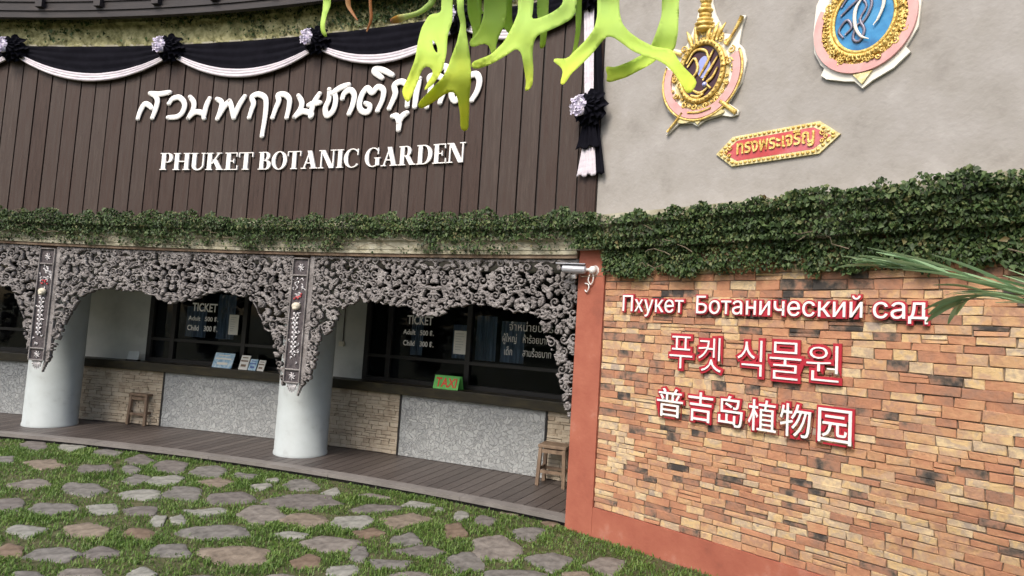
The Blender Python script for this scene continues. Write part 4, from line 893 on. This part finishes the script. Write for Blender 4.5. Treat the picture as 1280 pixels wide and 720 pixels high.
# ================================================================== SECURITY CAMERA
s, h = sh(738, 337, .10); t = thing('security_camera', 'silver bullet security camera on a white ball mount at the top of the red pillar', 'camera', W(s, .03, h-.1))
b0 = W(s-.05, .10, h); b1 = W(s-.27, .17, h+.005); ax = (b1-b0)/np.linalg.norm(b1-b0)
mb = MB(); mb.tube([b0, b0+ax*.01, b1-ax*.01, b1], [.028, .038, .038, .034], 16, cap=True); obj('housing', mb, M['camgrey'], t, shade=False)
mb = MB(); mb.box((b0+b1)/2+np.array([0, 0, .043])+ax*.03, (.13, .045, .004), math.atan2(ax[1], ax[0])); obj('sun_shield', mb, M['camgrey'], t)
mb = MB(); mb.tube([b1+ax*.001, b1+ax*.004], .026, 14); obj('lens', mb, M['black'], t)
mb = MB(); mb.ball(W(s, .065, h), .036, 12, 8); mb.tube([W(s, .031, h), W(s, .06, h)], [.045, .03], 14); mb.tube([W(s, .07, h), b0], .014, 8); obj('ball_mount', mb, M['white'], t, shade=True)
mb = MB(); p = np.array([(s-.03, .06, h-.03), (s-.045, .06, h-.09), (s-.02, .05, h-.125), (s+.005, .055, h-.08), (s-.0, .06, h-.03)]); p = smooth(p, 24); mb.tube(W(p[:, 0], p[:, 1], p[:, 2]), .006, 6)
p = smooth(np.array([(s-.09, .045, h-.115), (s-.05, .05, h-.125), (s-.035, .06, h-.155), (s-.06, .05, h-.19), (s-.085, .045, h-.175)]), 24); mb.tube(W(p[:, 0], p[:, 1], p[:, 2]), .006, 6)
mb.box(W(s-.17, .11, h-.06), (.02, .012, .02), face_rot(s), .3); obj('cable', mb, M['white'], t, shade=True)

# ================================================================== FLAGSTONES
R7, R8, R6 = (150, 540, 4.), (440, 540, 4.), (720, 500, 3.2)
rows = {
 'beside the walkway edge': [(R7, 115, 130, 150, 48, 'violet'), (R7, 262, 165, 175, 58, 'violet'), (R7, 452, 190, 190, 52, 'grey'), (R7, 632, 210, 110, 48, 'grey'), (R7, 765, 232, 70, 24, 'pale'), (R7, 908, 256, 180, 52, 'grey'), (R7, 1062, 290, 105, 40, 'pale'), (R8, 110, 312, 180, 28, 'pinkish'), (R8, 335, 355, 160, 42, 'pale'), (R8, 436, 376, 60, 26, 'pale'), (R8, 548, 408, 84, 40, 'pale'), (R8, 665, 432, 112, 42, 'violet'), (R8, 800, 395, 110, 26, 'tan'), (R8, 1000, 450, 120, 26, 'brown')],
 'in the second row from the walkway': [(R7, 60, 178, 90, 40, 'grey'), (R7, 80, 228, 130, 50, 'grey'), (R7, 235, 232, 190, 50, 'pale'), (R7, 485, 245, 160, 48, 'tan'), (R7, 705, 266, 100, 30, 'pale'), (R7, 915, 340, 330, 70, 'violet'), (R8, 130, 372, 240, 48, 'violet'), (R8, 270, 437, 240, 78, 'tan'), (R8, 512, 482, 150, 78, 'brown'), (R8, 880, 495, 165, 60, 'grey')],
 'in the third row from the walkway': [(R7, 95, 305, 190, 46, 'pale'), (R7, 325, 295, 222, 82, 'grey'), (R7, 562, 320, 240, 80, 'violet'), (R7, 712, 405, 262, 76, 'pinkish'), (R7, 925, 430, 232, 66, 'tan'), (R7, 1162, 440, 200, 54, 'pale'), (R8, 78, 490, 160, 48, 'brown'), (R8, 298, 522, 200, 60, 'grey'), (R8, 715, 570, 222, 112, 'pinkish')],
 'in the middle of the lawn': [(R7, 110, 384, 180, 52, 'violet'), (R7, 430, 385, 222, 52, 'pale'), (R7, 195, 432, 85, 48, 'pale'), (R7, 292, 430, 75, 50, 'pale'), (R7, 482, 490, 350, 58, 'grey'), (R7, 852, 506, 165, 38, 'pale'), (R7, 1060, 545, 290, 74, 'pinkish'), (R8, 352, 582, 240, 66, 'violet'), (R8, 580, 636, 190, 92, 'grey'), (R8, 965, 637, 240, 100, 'grey'), (R6, 112, 656, 180, 72, 'pinkish')],
 'in the row nearest the viewer': [(R7, 98, 500, 150, 58, 'brown'), (R7, 262, 576, 260, 68, 'grey'), (R7, 580, 602, 385, 82, 'tan'), (R7, 930, 635, 150, 62, 'brown'), (R7, 1190, 580, 90, 52, 'grey'), (R8, 40, 608, 90, 60, 'grey'), (R8, 190, 642, 250, 50, 'grey'), (R7, 1118, 680, 160, 54, 'pale'), (R8, 300, 708, 260, 40, 'pinkish'), (R8, 800, 706, 290, 66, 'grey'), (R8, 1110, 712, 200, 44, 'tan'), (R7, 110, 698, 160, 56, 'pale'), (R7, 395, 722, 260, 40, 'violet'), (R7, 820, 722, 240, 50, 'pinkish')],
 'at the far left of the lawn': [(R7, -60, 95, 150, 40, 'grey'), (R7, -240, 70, 150, 44, 'pale'), (R7, -420, 58, 140, 40, 'violet'), (R7, -130, 175, 190, 56, 'violet'), (R7, -380, 150, 200, 52, 'tan'), (R7, -560, 130, 120, 40, 'grey'), (R7, -180, 275, 200, 64, 'grey'), (R7, -440, 250, 210, 60, 'pinkish'), (R7, -90, 375, 150, 54, 'pale'), (R7, -330, 375, 220, 66, 'grey'), (R7, -560, 350, 170, 60, 'violet'), (R7, -170, 480, 210, 70, 'tan'), (R7, -440, 485, 240, 70, 'pale'), (R7, -80, 590, 190, 70, 'violet'), (R7, -340, 600, 250, 76, 'grey'), (R7, -560, 580, 150, 66, 'brown'), (R7, -190, 700, 230, 66, 'pinkish'), (R7, -460, 715, 220, 66, 'grey')]}
nick = {'grey': 'grey', 'violet': 'violet grey', 'pale': 'pale grey', 'tan': 'tan', 'brown': 'rusty brown', 'pinkish': 'pinkish grey'}
ords = ['first', 'second', 'third', 'fourth', 'fifth', 'sixth', 'seventh', 'eighth', 'ninth', 'tenth', 'eleventh', 'twelfth', 'thirteenth', 'fourteenth', 'fifteenth', 'sixteenth', 'seventeenth', 'eighteenth']
SLABS = []
for row, lst in rows.items():
    lst = sorted(lst, key=lambda e: e[0][0]+e[1]/e[0][2])
    for i, (rg, cx, cy, wd, ht, colr) in enumerate(lst):
        x, y = rg[0]+cx/rg[2], rg[1]+cy/rg[2]; hw, hh = wd/rg[2]/2*1.13, ht/rg[2]/2*1.16
        c = gnd(x, y, .02)[:2]; a = (gnd(x+hw, y, .02)-gnd(x-hw, y, .02))[:2]/2; b = (gnd(x, y+hh, .02)-gnd(x, y-hh, .02))[:2]/2
        n = 40; th = np.arange(n)*2*math.pi/n; m_ = random.choice([4, 4, 5, 5, 6]); ph = random.uniform(0, 50); rr = np.full(n, 9.)
        va = np.sort((np.arange(m_)+np.array([random.uniform(-.3, .3) for _ in range(m_)]))*2*math.pi/m_+random.uniform(0, 6)); vp = np.stack([np.cos(va), np.sin(va)], 1)*np.array([random.uniform(.92, 1.22) for _ in range(m_)])[:, None]
        for e in range(m_):                             # ray to each edge of the broken outline
            p0, p1 = vp[e], vp[(e+1) % m_]; nn = np.array([p1[1]-p0[1], p0[0]-p1[0]]); dd = nn @ p0; q_ = np.cos(th)*nn[0]+np.sin(th)*nn[1]
            q_ = np.where(q_ > 1e-4, dd/np.maximum(q_, 1e-4), 9); rr = np.minimum(rr, q_)
        rr = np.minimum(rr, 1.25); rr = (2*rr+np.roll(rr, 1)+np.roll(rr, -1))/4*(1+.16*(vnoise(np.cos(th)*3+ph, np.sin(th)*3)-.5)+.10*(vnoise(np.cos(th)*8+ph, np.sin(th)*8)-.5))
        if np.dot(c, c) == 0: continue
        SLABS.append((c, a, b, th, rr))
        zt = random.uniform(.003, .010); V = []; sl_ = (random.uniform(-.006, .006), random.uniform(-.006, .006))
        for f, z in ((1.03, -.03), (1.01, zt-.012), (.985, zt-.003), (.95, zt), (.62, zt+.001), (.3, zt+.001)):
            for t_, r_ in zip(th, rr):
                p = c+a*math.cos(t_)*r_*f+b*math.sin(t_)*r_*f; zz = z+(.010*(vnoise(p[0]*13, p[1]*13)-.5)+sl_[0]*math.cos(t_)*f+sl_[1]*math.sin(t_)*f if f < 1.03 else 0); V.append((p[0], p[1], zz))
        V.append((c[0], c[1], zt+.001)); Fs = [(q*n+j, q*n+(j+1) % n, (q+1)*n+(j+1) % n, (q+1)*n+j) for q in range(5) for j in range(n)]+[(5*n+j, 5*n+(j+1) % n, 6*n) for j in range(n)]
        o = put('flagstone', V, Fs, M['slab_'+colr], origin=(c[0], c[1], 0), shade=True)
        size = 'large' if wd*ht/rg[2]**2 > 800 else ('small' if wd*ht/rg[2]**2 < 330 else 'medium')
        tag(o, f"{size} {nick[colr]} flagstone, {ords[i]} from the left {row}", 'flagstone', 'flagstones set in the grass')

# ================================================================== GRASS
def grass(n):
    s = rng.uniform(SL, SR, n); o = rng.uniform(.005, 4.6, n); P = W(s, o, 0)[:, :2]
    v = np.concatenate([P, np.zeros((n, 1))], 1)-CC; dz = v@CF; px = 640+FPX*(v@CR)/dz; py = 360-FPX*(v@CU)/dz
    k = (dz > 2.9) & (px > -90) & (px < 1370) & (py < 800)
    k &= ~((s > 0) & (o < .035))
    P = P[k]; inside = np.zeros(len(P), bool); near = np.zeros(len(P))
    for c, a, b, th, rr in SLABS:
        Mi = np.linalg.inv(np.stack([a, b], 1)); q = (P-c)@Mi.T; r = np.hypot(q[:, 0], q[:, 1]); t_ = np.arctan2(q[:, 1], q[:, 0]) % (2*math.pi)
        e = np.interp(t_, np.append(th, 2*math.pi), np.append(rr, rr[0])); inside |= r < e*(.97-.30*vnoise(P[:, 0]*11, P[:, 1]*11)**3); near = np.maximum(near, (r < e*1.2)*1.)
    den = .16+.84*np.clip(vnoise(P[:, 0]*2.2, P[:, 1]*2.2)*1.1+vnoise(P[:, 0]*8, P[:, 1]*8)*.9-.5, 0, 1); k2 = ~inside & (rng.random(len(P)) < den)
    P = P[k2]; near = near[k2]; n = len(P)
    L = rng.uniform(.018, .044, n)*(.7+.7*vnoise(P[:, 0]*3+7, P[:, 1]*3)); L *= 1-.2*near; az = rng.uniform(0, 2*math.pi, n); ln = rng.uniform(.25, 1.25, n)
    D = np.stack([np.cos(az), np.sin(az), 0*az], 1); T = np.stack([-np.sin(az), np.cos(az), 0*az], 1); wd = rng.uniform(.0025, .0052, n)[:, None]
    B0 = np.concatenate([P, np.full((n, 1), -.002)], 1); up = np.array([0, 0, 1.])
    Mi = B0+(up*np.cos(ln*.6)[:, None]+D*np.sin(ln*.6)[:, None])*(L*.55)[:, None]; Tp = Mi+(up*np.cos(ln*1.3)[:, None]+D*np.sin(ln*1.3)[:, None])*(L*.5)[:, None]
    V = np.stack([B0-T*wd*.6, B0+T*wd*.6, Mi+T*wd, Tp, Mi-T*wd], 1).reshape(-1, 3); i = np.arange(n)*5
    F = np.concatenate([np.stack([i, i+1, i+2], 1), np.stack([i, i+2, i+4], 1), np.stack([i+4, i+2, i+3], 1)])
    return V, F
V, Fs = grass(480000)
tag(put('grass', V, Fs, M['grass'], origin=(0, 5, 0)), 'short green grass growing between the flagstones', 'grass', kind='stuff')

# ================================================================== STAGHORN FERN hanging near the viewer
D0 = 1.35
FN = thing('staghorn_fern', 'bright yellow green staghorn fern fronds hanging from above into the picture', 'fern', pix(655, -75, D0))
def ribbon(mb, pts, twist=0., dep=0., bow=.035):
    """pts (px, py, width px): a frond lobe read off the photograph and set at its own distance"""
    pts = list(pts); (xa, ya, wa), (xb, yb, wb) = pts[-2:]; l = math.hypot(xb-xa, yb-ya)+1e-6; pts += [(xb+(xb-xa)/l*wb*.28, yb+(yb-ya)/l*wb*.28, wb*.72), (xb+(xb-xa)/l*wb*.45, yb+(yb-ya)/l*wb*.45, wb*.2)]
    p = smooth(pts, 8*len(pts)); n = len(p); t = np.linspace(0, 1, n)
    dpt = D0+dep+.03*np.sin(t*2.2+dep*40)-.10*t*t*np.sign(dep+.001)
    C = np.array([pix(a, b, d) for a, b, d in zip(p[:, 0], p[:, 1], dpt)]); Wd = np.maximum(p[:, 2], 1.)*dpt/FPX
    T = np.gradient(C, axis=0); T /= np.linalg.norm(T, axis=1)[:, None]; Vw = C-CC; Vw /= np.linalg.norm(Vw, axis=1)[:, None]
    Sd = np.cross(T, Vw); Sd /= np.linalg.norm(Sd, axis=1)[:, None]; Nn = np.cross(Sd, T); a = twist*np.sin(t*3)
    S2 = Sd*np.cos(a)[:, None]+Nn*np.sin(a)[:, None]; N2 = np.cross(S2, T); u = np.linspace(-1, 1, 7)
    P = C[:, None]+S2[:, None]*(Wd[:, None]*u[None]/2)[..., None]+N2[:, None]*(Wd[:, None]*bow*(u**2)[None]*2.2)[..., None]
    mb.grid(P); yy = np.clip((p[:, 1]-10)/125, 0, 1); mb.tip += list(np.repeat(np.clip(yy*.62+.38*t*(p[-1, 1] > 60), 0, 1), 7))
from mathutils.geometry import delaunay_2d_cdt
def lobes(outline, dep, holes=(), seed=0):
    """frond cut to its forked outline (read off the photograph), then bent in depth"""
    def dense(q):
        q = [(380+x/2.4615, (y if y > 0 else -150)/2.4615) for x, y in q]; out = []
        for a, b in zip(q, q[1:]+q[:1]):
            n = max(1, int(math.hypot(a[0]-b[0], a[1]-b[1])/4)); out += [(a[0]+(b[0]-a[0])*k/n, a[1]+(b[1]-a[1])*k/n) for k in range(n)]
        o = np.array(out)
        for _ in range(1): o = .5*o+.25*np.roll(o, 1, 0)+.25*np.roll(o, -1, 0)
        return o
    loops = [dense(outline)]+[dense(h) for h in holes]
    def inside(P):
        r = np.zeros(len(P), bool)
        for L in loops:
            A, B_ = L, np.roll(L, -1, 0)
            for a, b in zip(A, B_):
                c = (a[1] > P[:, 1]) != (b[1] > P[:, 1]); xx = a[0]+(P[:, 1]-a[1])*(b[0]-a[0])/(b[1]-a[1]+1e-12); r ^= c & (P[:, 0] < xx)
        return r
    pts = np.concatenate(loops); E = []; k = 0
    for L in loops: n = len(L); E += [(k+q, k+(q+1) % n) for q in range(n)]; k += n
    lo, hi = pts.min(0), pts.max(0); gx, gy = np.meshgrid(np.arange(lo[0], hi[0], 4.), np.arange(lo[1], hi[1], 4.)); G = np.stack([gx.ravel(), gy.ravel()], 1)
    G = G[inside(G)]; G = G[[np.min(np.hypot(*(pts-g).T)) > 2.2 for g in G]] if len(G) else G
    allp = np.concatenate([pts, G]) if len(G) else pts
    V, _, Fc, *_r = delaunay_2d_cdt([Vector(q) for q in allp], E, [], 0, 1e-4)
    V = np.array([v[:] for v in V]); Fc = [f for f in Fc if inside(V[list(f)].mean(0)[None])[0]]
    ed = np.array([np.min(np.hypot(*(pts-v).T)) for v in V])          # distance to the rim: lobes are slightly cupped
    u = (V[:, 1]+20)/170
    d = D0+dep+.035*(vnoise(V[:, 0]/34+seed*7, V[:, 1]/34+seed)-.5)+.08*np.sin(u*2.4+seed*1.7)*u+.0004*np.minimum(ed, 9)
    P = np.array([pix(a, b, q) for (a, b), q in zip(V, d)]); tip = np.clip((V[:, 1]-18)/118, 0, 1)*.85+.12*vnoise(V[:, 0]/12, V[:, 1]/12)
    o = put('frond', P, [tuple(f) for f in Fc], M['fern'], FN, shade=True, attrs={'tip': tip}); o.modifiers.new('thick', 'SOLIDIFY').thickness = .0009
lobes([(63, 0), (58, 30), (52, 60), (50, 85), (55, 105), (65, 118), (75, 113), (65, 95), (64, 75), (72, 40), (82, 20), (94, 0)], .03, seed=1)
lobes([(425, 0), (422, 40), (385, 45), (362, 85), (350, 130), (342, 180), (325, 225), (300, 282), (310, 308), (320, 320), (330, 300), (347, 260), (362, 218), (374, 202), (390, 206), (398, 225), (375, 262), (368, 282), (400, 258), (427, 215), (439, 165), (442, 110), (457, 65), (460, 0)], .02, [[(393, 118), (409, 138), (412, 168), (399, 152)]], 2)
lobes([(463, 0), (472, 40), (482, 72), (478, 95), (470, 130), (455, 170), (440, 215), (425, 240), (395, 270), (348, 320), (352, 337), (374, 329), (410, 307), (440, 285), (462, 282), (472, 300), (480, 350), (481, 398), (492, 408), (506, 400), (508, 350), (509, 300), (514, 250), (513, 190), (506, 140), (499, 95), (498, 65), (492, 30), (489, 0)], -.05, seed=3)
lobes([(555, 0), (553, 40), (545, 75), (530, 105), (507, 127), (509, 146), (530, 143), (555, 132), (570, 138), (575, 165), (581, 177), (589, 168), (591, 140), (601, 110), (616, 80), (623, 40), (637, 0)], .05, seed=4)
lobes([(530, 0), (531, 25), (543, 46), (555, 44), (553, 36), (545, 28), (543, 0)], .1, seed=5)
lobes([(662, 0), (658, 40), (642, 80), (615, 130), (575, 168), (515, 191), (511, 208), (535, 213), (580, 196), (630, 166), (655, 148), (668, 160), (676, 205), (684, 258), (677, 284), (691, 280), (704, 262), (706, 215), (703, 165), (707, 130), (717, 110), (745, 98), (790, 78), (822, 60), (836, 40), (857, 0), (812, 0), (795, 15), (765, 38), (735, 52), (716, 58), (700, 62), (705, 30), (716, 0)], -.02, seed=6)
lobes([(724, 0), (716, 40), (727, 85), (726, 130), (724, 150), (733, 154), (743, 140), (748, 100), (751, 60), (759, 0)], .04, seed=7)
lobes([(832, 0), (836, 90), (830, 140), (817, 190), (827, 197), (839, 160), (849, 110), (854, 60), (857, 0)], .03, seed=8)
lobes([(903, 0), (902, 50), (892, 90), (865, 125), (830, 160), (808, 183), (790, 181), (767, 180), (765, 190), (785, 201), (796, 212), (795, 232), (786, 257), (795, 266), (810, 248), (820, 230), (850, 202), (885, 168), (910, 137), (930, 113), (945, 111), (970, 127), (1010, 157), (1050, 174), (1080, 182), (1110, 197), (1140, 227), (1165, 267), (1180, 292), (1192, 286), (1202, 268), (1213, 254), (1195, 233), (1165, 203), (1145, 173), (1135, 153), (1110, 149), (1075, 143), (1035, 123), (1000, 98), (979, 73), (971, 40), (966, 0)], -.03, seed=9)
lobes([(500, 0), (503, 40), (512, 70), (520, 100), (516, 130), (524, 150), (534, 128), (540, 95), (546, 60), (548, 0)], .14, seed=11)
lobes([(590, 0), (598, 50), (612, 85), (632, 104), (640, 118), (652, 112), (648, 92), (640, 60), (640, 0)], .13, seed=12)
lobes([(1105, 0), (1100, 50), (1085, 95), (1068, 140), (1045, 165), (1000, 190), (955, 207), (924, 203), (929, 220), (936, 232), (926, 252), (940, 254), (990, 239), (1040, 213), (1072, 196), (1092, 176), (1122, 166), (1142, 150), (1151, 100), (1159, 0)], .03, seed=10)
mb = MB(); ribbon(mb, [(550, -30, 10), (541, 0, 8), (533, 10, 7), (522, 17, 6), (509, 21, 7), (500, 24, 10), (492, 26, 7)], .3, .06, .12); o = put('frond', np.concatenate(mb.v), mb.f, M['ferncurl'], FN, shade=True, attrs={'tip': np.clip(np.repeat(np.linspace(-.5, 1.25, len(np.concatenate(mb.v))//7), 7), 0, 1)}); o['label'] = 'curled frond with dry brown tip'; o.modifiers.new('thick', 'SOLIDIFY').thickness = .002
mb = MB(); ribbon(mb, [(434, -30, 9), (435, 0, 7), (437, 10, 5), (446, 24, 2)], .3, .1); ribbon(mb, [(462, -30, 5), (463, 4, 4), (464, 24, 4), (459, 38, 2)], .3, .12); o = put('dry_stalk', np.concatenate(mb.v), mb.f, M['dryfern'], FN, shade=True); o.modifiers.new('thick', 'SOLIDIFY').thickness = .002
mb = MB(); c = pix(655, -95, D0+.02); r = np.random.default_rng(2)
mb.ball(c, (.36, .15, .09), 18, 9); V = np.concatenate(mb.v); V = V+(vnoise(V[:, 0]*14+3, V[:, 2]*14+V[:, 1]*9)[:, None]-.5)*.06; put('root_ball', V, mb.f, M['bark'], FN, shade=True)
mb = MB(); top = c+np.array([.0, .02, .95])
for d in (-.25, .25): mb.tube([c+np.array([d, 0, .05]), top], .003, 6)
obj('hanging_wire', mb, M['steel'], FN)
# the tree whose limb carries the fern (above and behind the viewer)
TR = thing('shade_tree', 'tree behind the viewer whose limb carries the hanging fern', 'tree', (3.4, -3.4, 0))
mb = MB(); p = smooth([(3.4, -3.4, -.05), (3.35, -3.35, 1.4), (3.2, -3.1, 2.9), (3.4, -3.4, 4.6), (3.7, -3.8, 6.6)], 16); mb.tube(p, np.linspace(.22, .08, 16), 10)
p = smooth([(3.2, -3.1, 2.9), (2.3, -1.5, 3.5), (1.1, .2, top[2]+.04), (top[0]+.05, top[1]+.02, top[2]+.03), (-.5, 2.2, top[2]+.12)], 20); mb.tube(p, np.linspace(.09, .03, 20), 8)
p = smooth([(3.35, -3.3, 4.2), (4.1, -4.0, 5.4), (4.6, -4.6, 6.3)], 12); mb.tube(p, np.linspace(.09, .03, 12), 8); obj('trunk', mb, M['bark'], TR, shade=True)
cc = rng.normal(0, 1, (2600, 3)); cc /= np.linalg.norm(cc, axis=1)[:, None]; cl = np.array([(3.8, -3.9, 6.8), (4.8, -4.8, 6.5), (4.1, -4.6, 7.6), (5.2, -3.6, 6.6)])[rng.integers(0, 4, 2600)]
V, Fs = leaves(cl+cc*np.array([1.2, 1.2, .8])*rng.uniform(.3, 1, (2600, 1)), cc, .20, 'crown', M['canopy'], .8); put('crown', V, Fs, M['canopy'], TR)
# tree mass added unseen behind the viewer, darkening what the ticket windows mirror
n = 9000; x = rng.uniform(-30, 30, n); h = rng.uniform(0, 1, n); top_h = 5.5+3*vnoise(x*.35, x*0); P = np.stack([x, -15-(x*.12)**2*.3+rng.normal(0, .9, n), h*top_h], 1)
V, Fs = leaves(P, np.tile([0, .7, .4], (n, 1)), .55, 'garden', M['canopy'], .8); tag(put('added_dark_trees', V, Fs, M['canopy'], origin=(0, -15, 0)), 'added mass of dark green trees unseen behind the viewer, darkening the window glass', 'trees', kind='stuff')

# ================================================================== PALM at the right
PM = thing('palm', 'palm with thin grey green leaflets reaching in from the right before the brick wall', 'palm', (2.75, 1.75, 0))
mb = MB(); st0 = np.array([2.75, 1.75, 0]); mb.tube(smooth([st0, st0+(.0, .0, .5), st0+(-.02, .02, 1.0), st0+(-.06, .05, 1.35)], 10), np.linspace(.07, .035, 10), 9); obj('trunk', mb, M['bark'], PM, shade=True)
hub = st0+np.array([-.06, .05, 1.35])
def frond(pts, nl, l0, label=None, spread=.55, droop=.25, seed=0):
    r = np.random.default_rng(seed); p = smooth(pts, 30); mb = MB(); mb.tube(p, np.linspace(.012, .003, 30), 6)
    T = np.gradient(p, axis=0); T /= np.linalg.norm(T, axis=1)[:, None]
    for k in range(nl):
        f = .22+.78*(k+.5)/nl; i = min(29, int(f*29)); t = T[i]; side = np.cross(t, (0, 0, 1)); side /= np.linalg.norm(side); up = np.cross(side, t)
        for sg in (-1, 1):
            d = t*(1-spread*(1-.5*f))+side*sg*spread*(1-.55*f)+up*r.uniform(.05, .28); d /= np.linalg.norm(d); l = l0*(1-.35*f)*r.uniform(.85, 1.15)
            u = np.linspace(0, 1, 9); c = p[i]+d*(u*l)[:, None]-np.array([0, 0, 1])*(droop*l*u**2)[:, None]; wv = .016*np.sin(np.pi*np.clip(u*.88+.09, 0, 1))**.7
            q = np.cross(d, up); q /= np.linalg.norm(q); q = q*.9+up*sg*.3
            mb.grid(np.stack([c-q*wv[:, None], c+up*.002, c+q*wv[:, None]], 1))
    o = obj('frond', mb, M['palm'], PM, shade=True); return o
q1 = pix(1098, 333, 2.95); q2 = pix(1190, 345, 2.6)
frond([hub, (hub+q2)/2+np.array([0, 0, .12]), q2, q1], 17, .44, spread=.24, droop=.16, seed=3)
q1 = pix(1195, 380, 2.7); q2 = pix(1255, 372, 2.45)
frond([hub, (hub+q2)/2+np.array([0, 0, .10]), q2, q1], 9, .36, spread=.36, droop=.30, seed=8)
frond([hub, hub+(.25, -.1, .5), hub+(.6, -.3, .75), hub+(1.0, -.5, .7)], 20, .42, seed=4)
frond([hub, hub+(.2, .3, .55), hub+(.35, .6, .85), hub+(.45, .85, .8)], 18, .40, seed=5)
frond([hub, hub+(-.02, -.3, .5), hub+(.1, -.7, .75), hub+(.2, -1.1, .6)], 18, .40, seed=6)

for o in SC.objects:
    if '_o' in o: del o['_o']
